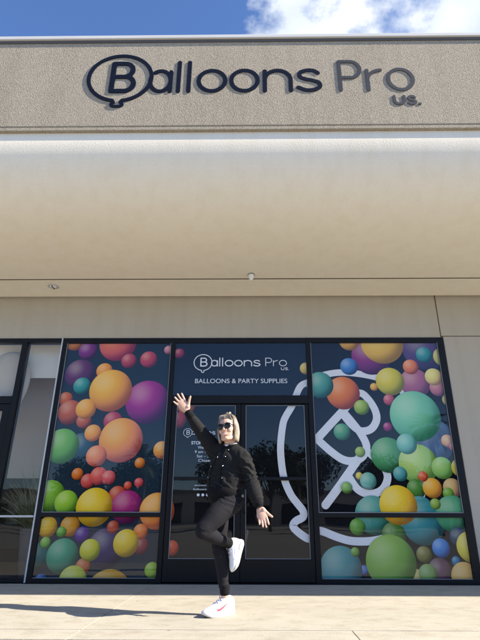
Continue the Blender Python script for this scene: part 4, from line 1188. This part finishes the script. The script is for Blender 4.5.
mb = MB(); mb.box(-60.3, 60.3, -70.3, -63.7, 4.2, 4.7); adopt(mb.build('roof', M['roof'], None), fb)
for k in range(-9, 10):
    mb = MB(); mb.box(k * 6 - 2.2, k * 6 + 2.2, -63.99, -63.95, .1, 2.8); adopt(mb.build('window', M['lens'], None), fb)
# spiky plant behind the neighbour's glass
pp = empty('spiky_plant', (-2.98, .42, .02)); tag(pp, 'spiky grass like plant in a dark pot behind the left window glass', 'plant')
rn = random.Random(11); v, f = [], []
for i in range(260):
    a = rn.uniform(0, 6.28); el = rn.uniform(.3, 1.5); ln = rn.uniform(.4, .95)
    p = Vector((-2.98 + rn.uniform(-.14, .14), .42 + rn.uniform(-.06, .06), .62)); d = Vector((math.cos(a) * math.cos(el), math.sin(a) * math.cos(el) * .6, math.sin(el))); sd_ = Vector((1, 0, 0)) - d * d.x; sd_.normalize()
    for k in range(6):
        q = p + d * ln / 6; d = (d + Vector((0, 0, -.10))).normalized(); w0, w1 = .008 * (1 - k / 6), .008 * (1 - (k + 1) / 6)
        if q.y < .06: q.y = .06
        n = len(v); v += [p - sd_ * w0, p + sd_ * w0, q + sd_ * w1, q - sd_ * w1]; f.append((n, n + 1, n + 2, n + 3)); p = q
adopt(mk('leaves', v, f, M['leafb']), pp)
mb = MB(); mb.tube([(-2.98, .42, .02), (-2.98, .42, .35), (-2.98, .42, .62)], [.13, .17, .20], n=20, caps=False); adopt(mb.build('pot', M['shade_dark'], None, True), pp)

# ------------------------------------------------------------------ light
EL, AZ = R_(34.0), R_(12.0)
sun_dir = Vector((math.cos(EL) * math.cos(AZ), -math.cos(EL) * math.sin(AZ), math.sin(EL)))
sd = bpy.data.lights.new('sun', 'SUN'); sd.energy = 5.0; sd.angle = R_(.5); sd.color = (1, .91, .76)
so_ = bpy.data.objects.new('sun', sd); COL.objects.link(so_); so_.location = (20, -10, 20)
so_.rotation_euler = sun_dir.to_track_quat('Z', 'Y').to_euler()
w = bpy.data.worlds.new('World'); C.world = w; w.use_nodes = True
N, L = w.node_tree.nodes, w.node_tree.links; N.clear()
out = N.new('ShaderNodeOutputWorld'); bgn = N.new('ShaderNodeBackground')
sky = N.new('ShaderNodeTexSky'); sky.sky_type = 'NISHITA'; sky.sun_disc = False
sky.sun_elevation = EL; sky.sun_rotation = math.atan2(sun_dir.x, sun_dir.y); sky.ozone_density = 3.0; sky.air_density = 1.0; sky.dust_density = .25
SKY = .075
bgn.inputs['Strength'].default_value = SKY
tc = N.new('ShaderNodeTexCoord')
mp = N.new('ShaderNodeMapping'); mp.inputs['Scale'].default_value = (1.0, 1.0, 1.5)
n1 = N.new('ShaderNodeTexNoise'); n1.inputs['Scale'].default_value = 4.5; n1.inputs['Detail'].default_value = 9; n1.inputs['Roughness'].default_value = .58
L.new(tc.outputs['Generated'], mp.inputs['Vector']); L.new(mp.outputs['Vector'], n1.inputs['Vector'])
sp = N.new('ShaderNodeSeparateXYZ'); L.new(tc.outputs['Generated'], sp.inputs[0])
ma = N.new('ShaderNodeMath'); ma.operation = 'MULTIPLY_ADD'; ma.inputs[1].default_value = 1.9; ma.inputs[2].default_value = .025
L.new(sp.outputs['X'], ma.inputs[0])
cl_ = N.new('ShaderNodeClamp'); cl_.inputs['Min'].default_value = -.35; cl_.inputs['Max'].default_value = .16; L.new(ma.outputs[0], cl_.inputs['Value'])
ad = N.new('ShaderNodeMath'); ad.operation = 'ADD'; L.new(n1.outputs['Fac'], ad.inputs[0]); L.new(cl_.outputs[0], ad.inputs[1])
rp = N.new('ShaderNodeValToRGB'); rp.color_ramp.elements[0].position = .49; rp.color_ramp.elements[1].position = .60
L.new(ad.outputs[0], rp.inputs['Fac'])
yv = N.new('ShaderNodeMapRange'); yv.inputs['From Min'].default_value = -.1; yv.inputs['From Max'].default_value = .2; L.new(sp.outputs['Y'], yv.inputs['Value'])
mu = N.new('ShaderNodeMath'); mu.operation = 'MULTIPLY'; L.new(rp.outputs['Color'], mu.inputs[0]); L.new(yv.outputs['Result'], mu.inputs[1])
n2 = N.new('ShaderNodeTexNoise'); n2.inputs['Scale'].default_value = 9; n2.inputs['Detail'].default_value = 6
L.new(mp.outputs['Vector'], n2.inputs['Vector'])
cr = N.new('ShaderNodeValToRGB'); cr.color_ramp.elements[0].position = .3; cr.color_ramp.elements[1].position = .6
cr.color_ramp.elements[0].color = (4.0, 4.7, 5.8, 1); cr.color_ramp.elements[1].color = (5.9, 6.2, 6.7, 1)
L.new(n2.outputs['Fac'], cr.inputs['Fac'])
hs = N.new('ShaderNodeMix'); hs.data_type = 'RGBA'; hs.blend_type = 'MULTIPLY'; hs.inputs['Factor'].default_value = 1
hs.inputs['B'].default_value = (1.0, 1.18, 1.5, 1); L.new(sky.outputs['Color'], hs.inputs['A'])
mx = N.new('ShaderNodeMix'); mx.data_type = 'RGBA'; L.new(mu.outputs[0], mx.inputs['Factor']); L.new(hs.outputs['Result'], mx.inputs['A']); L.new(cr.outputs['Color'], mx.inputs['B'])
L.new(mx.outputs['Result'], bgn.inputs['Color']); L.new(bgn.outputs['Background'], out.inputs['Surface'])
vs = C.view_settings
vs.view_transform = 'Standard'; vs.look = 'None'; vs.gamma = 1; vs.exposure = 1.2; vs.use_curve_mapping = False
C.cycles.max_bounces = 8; C.cycles.transparent_max_bounces = 12
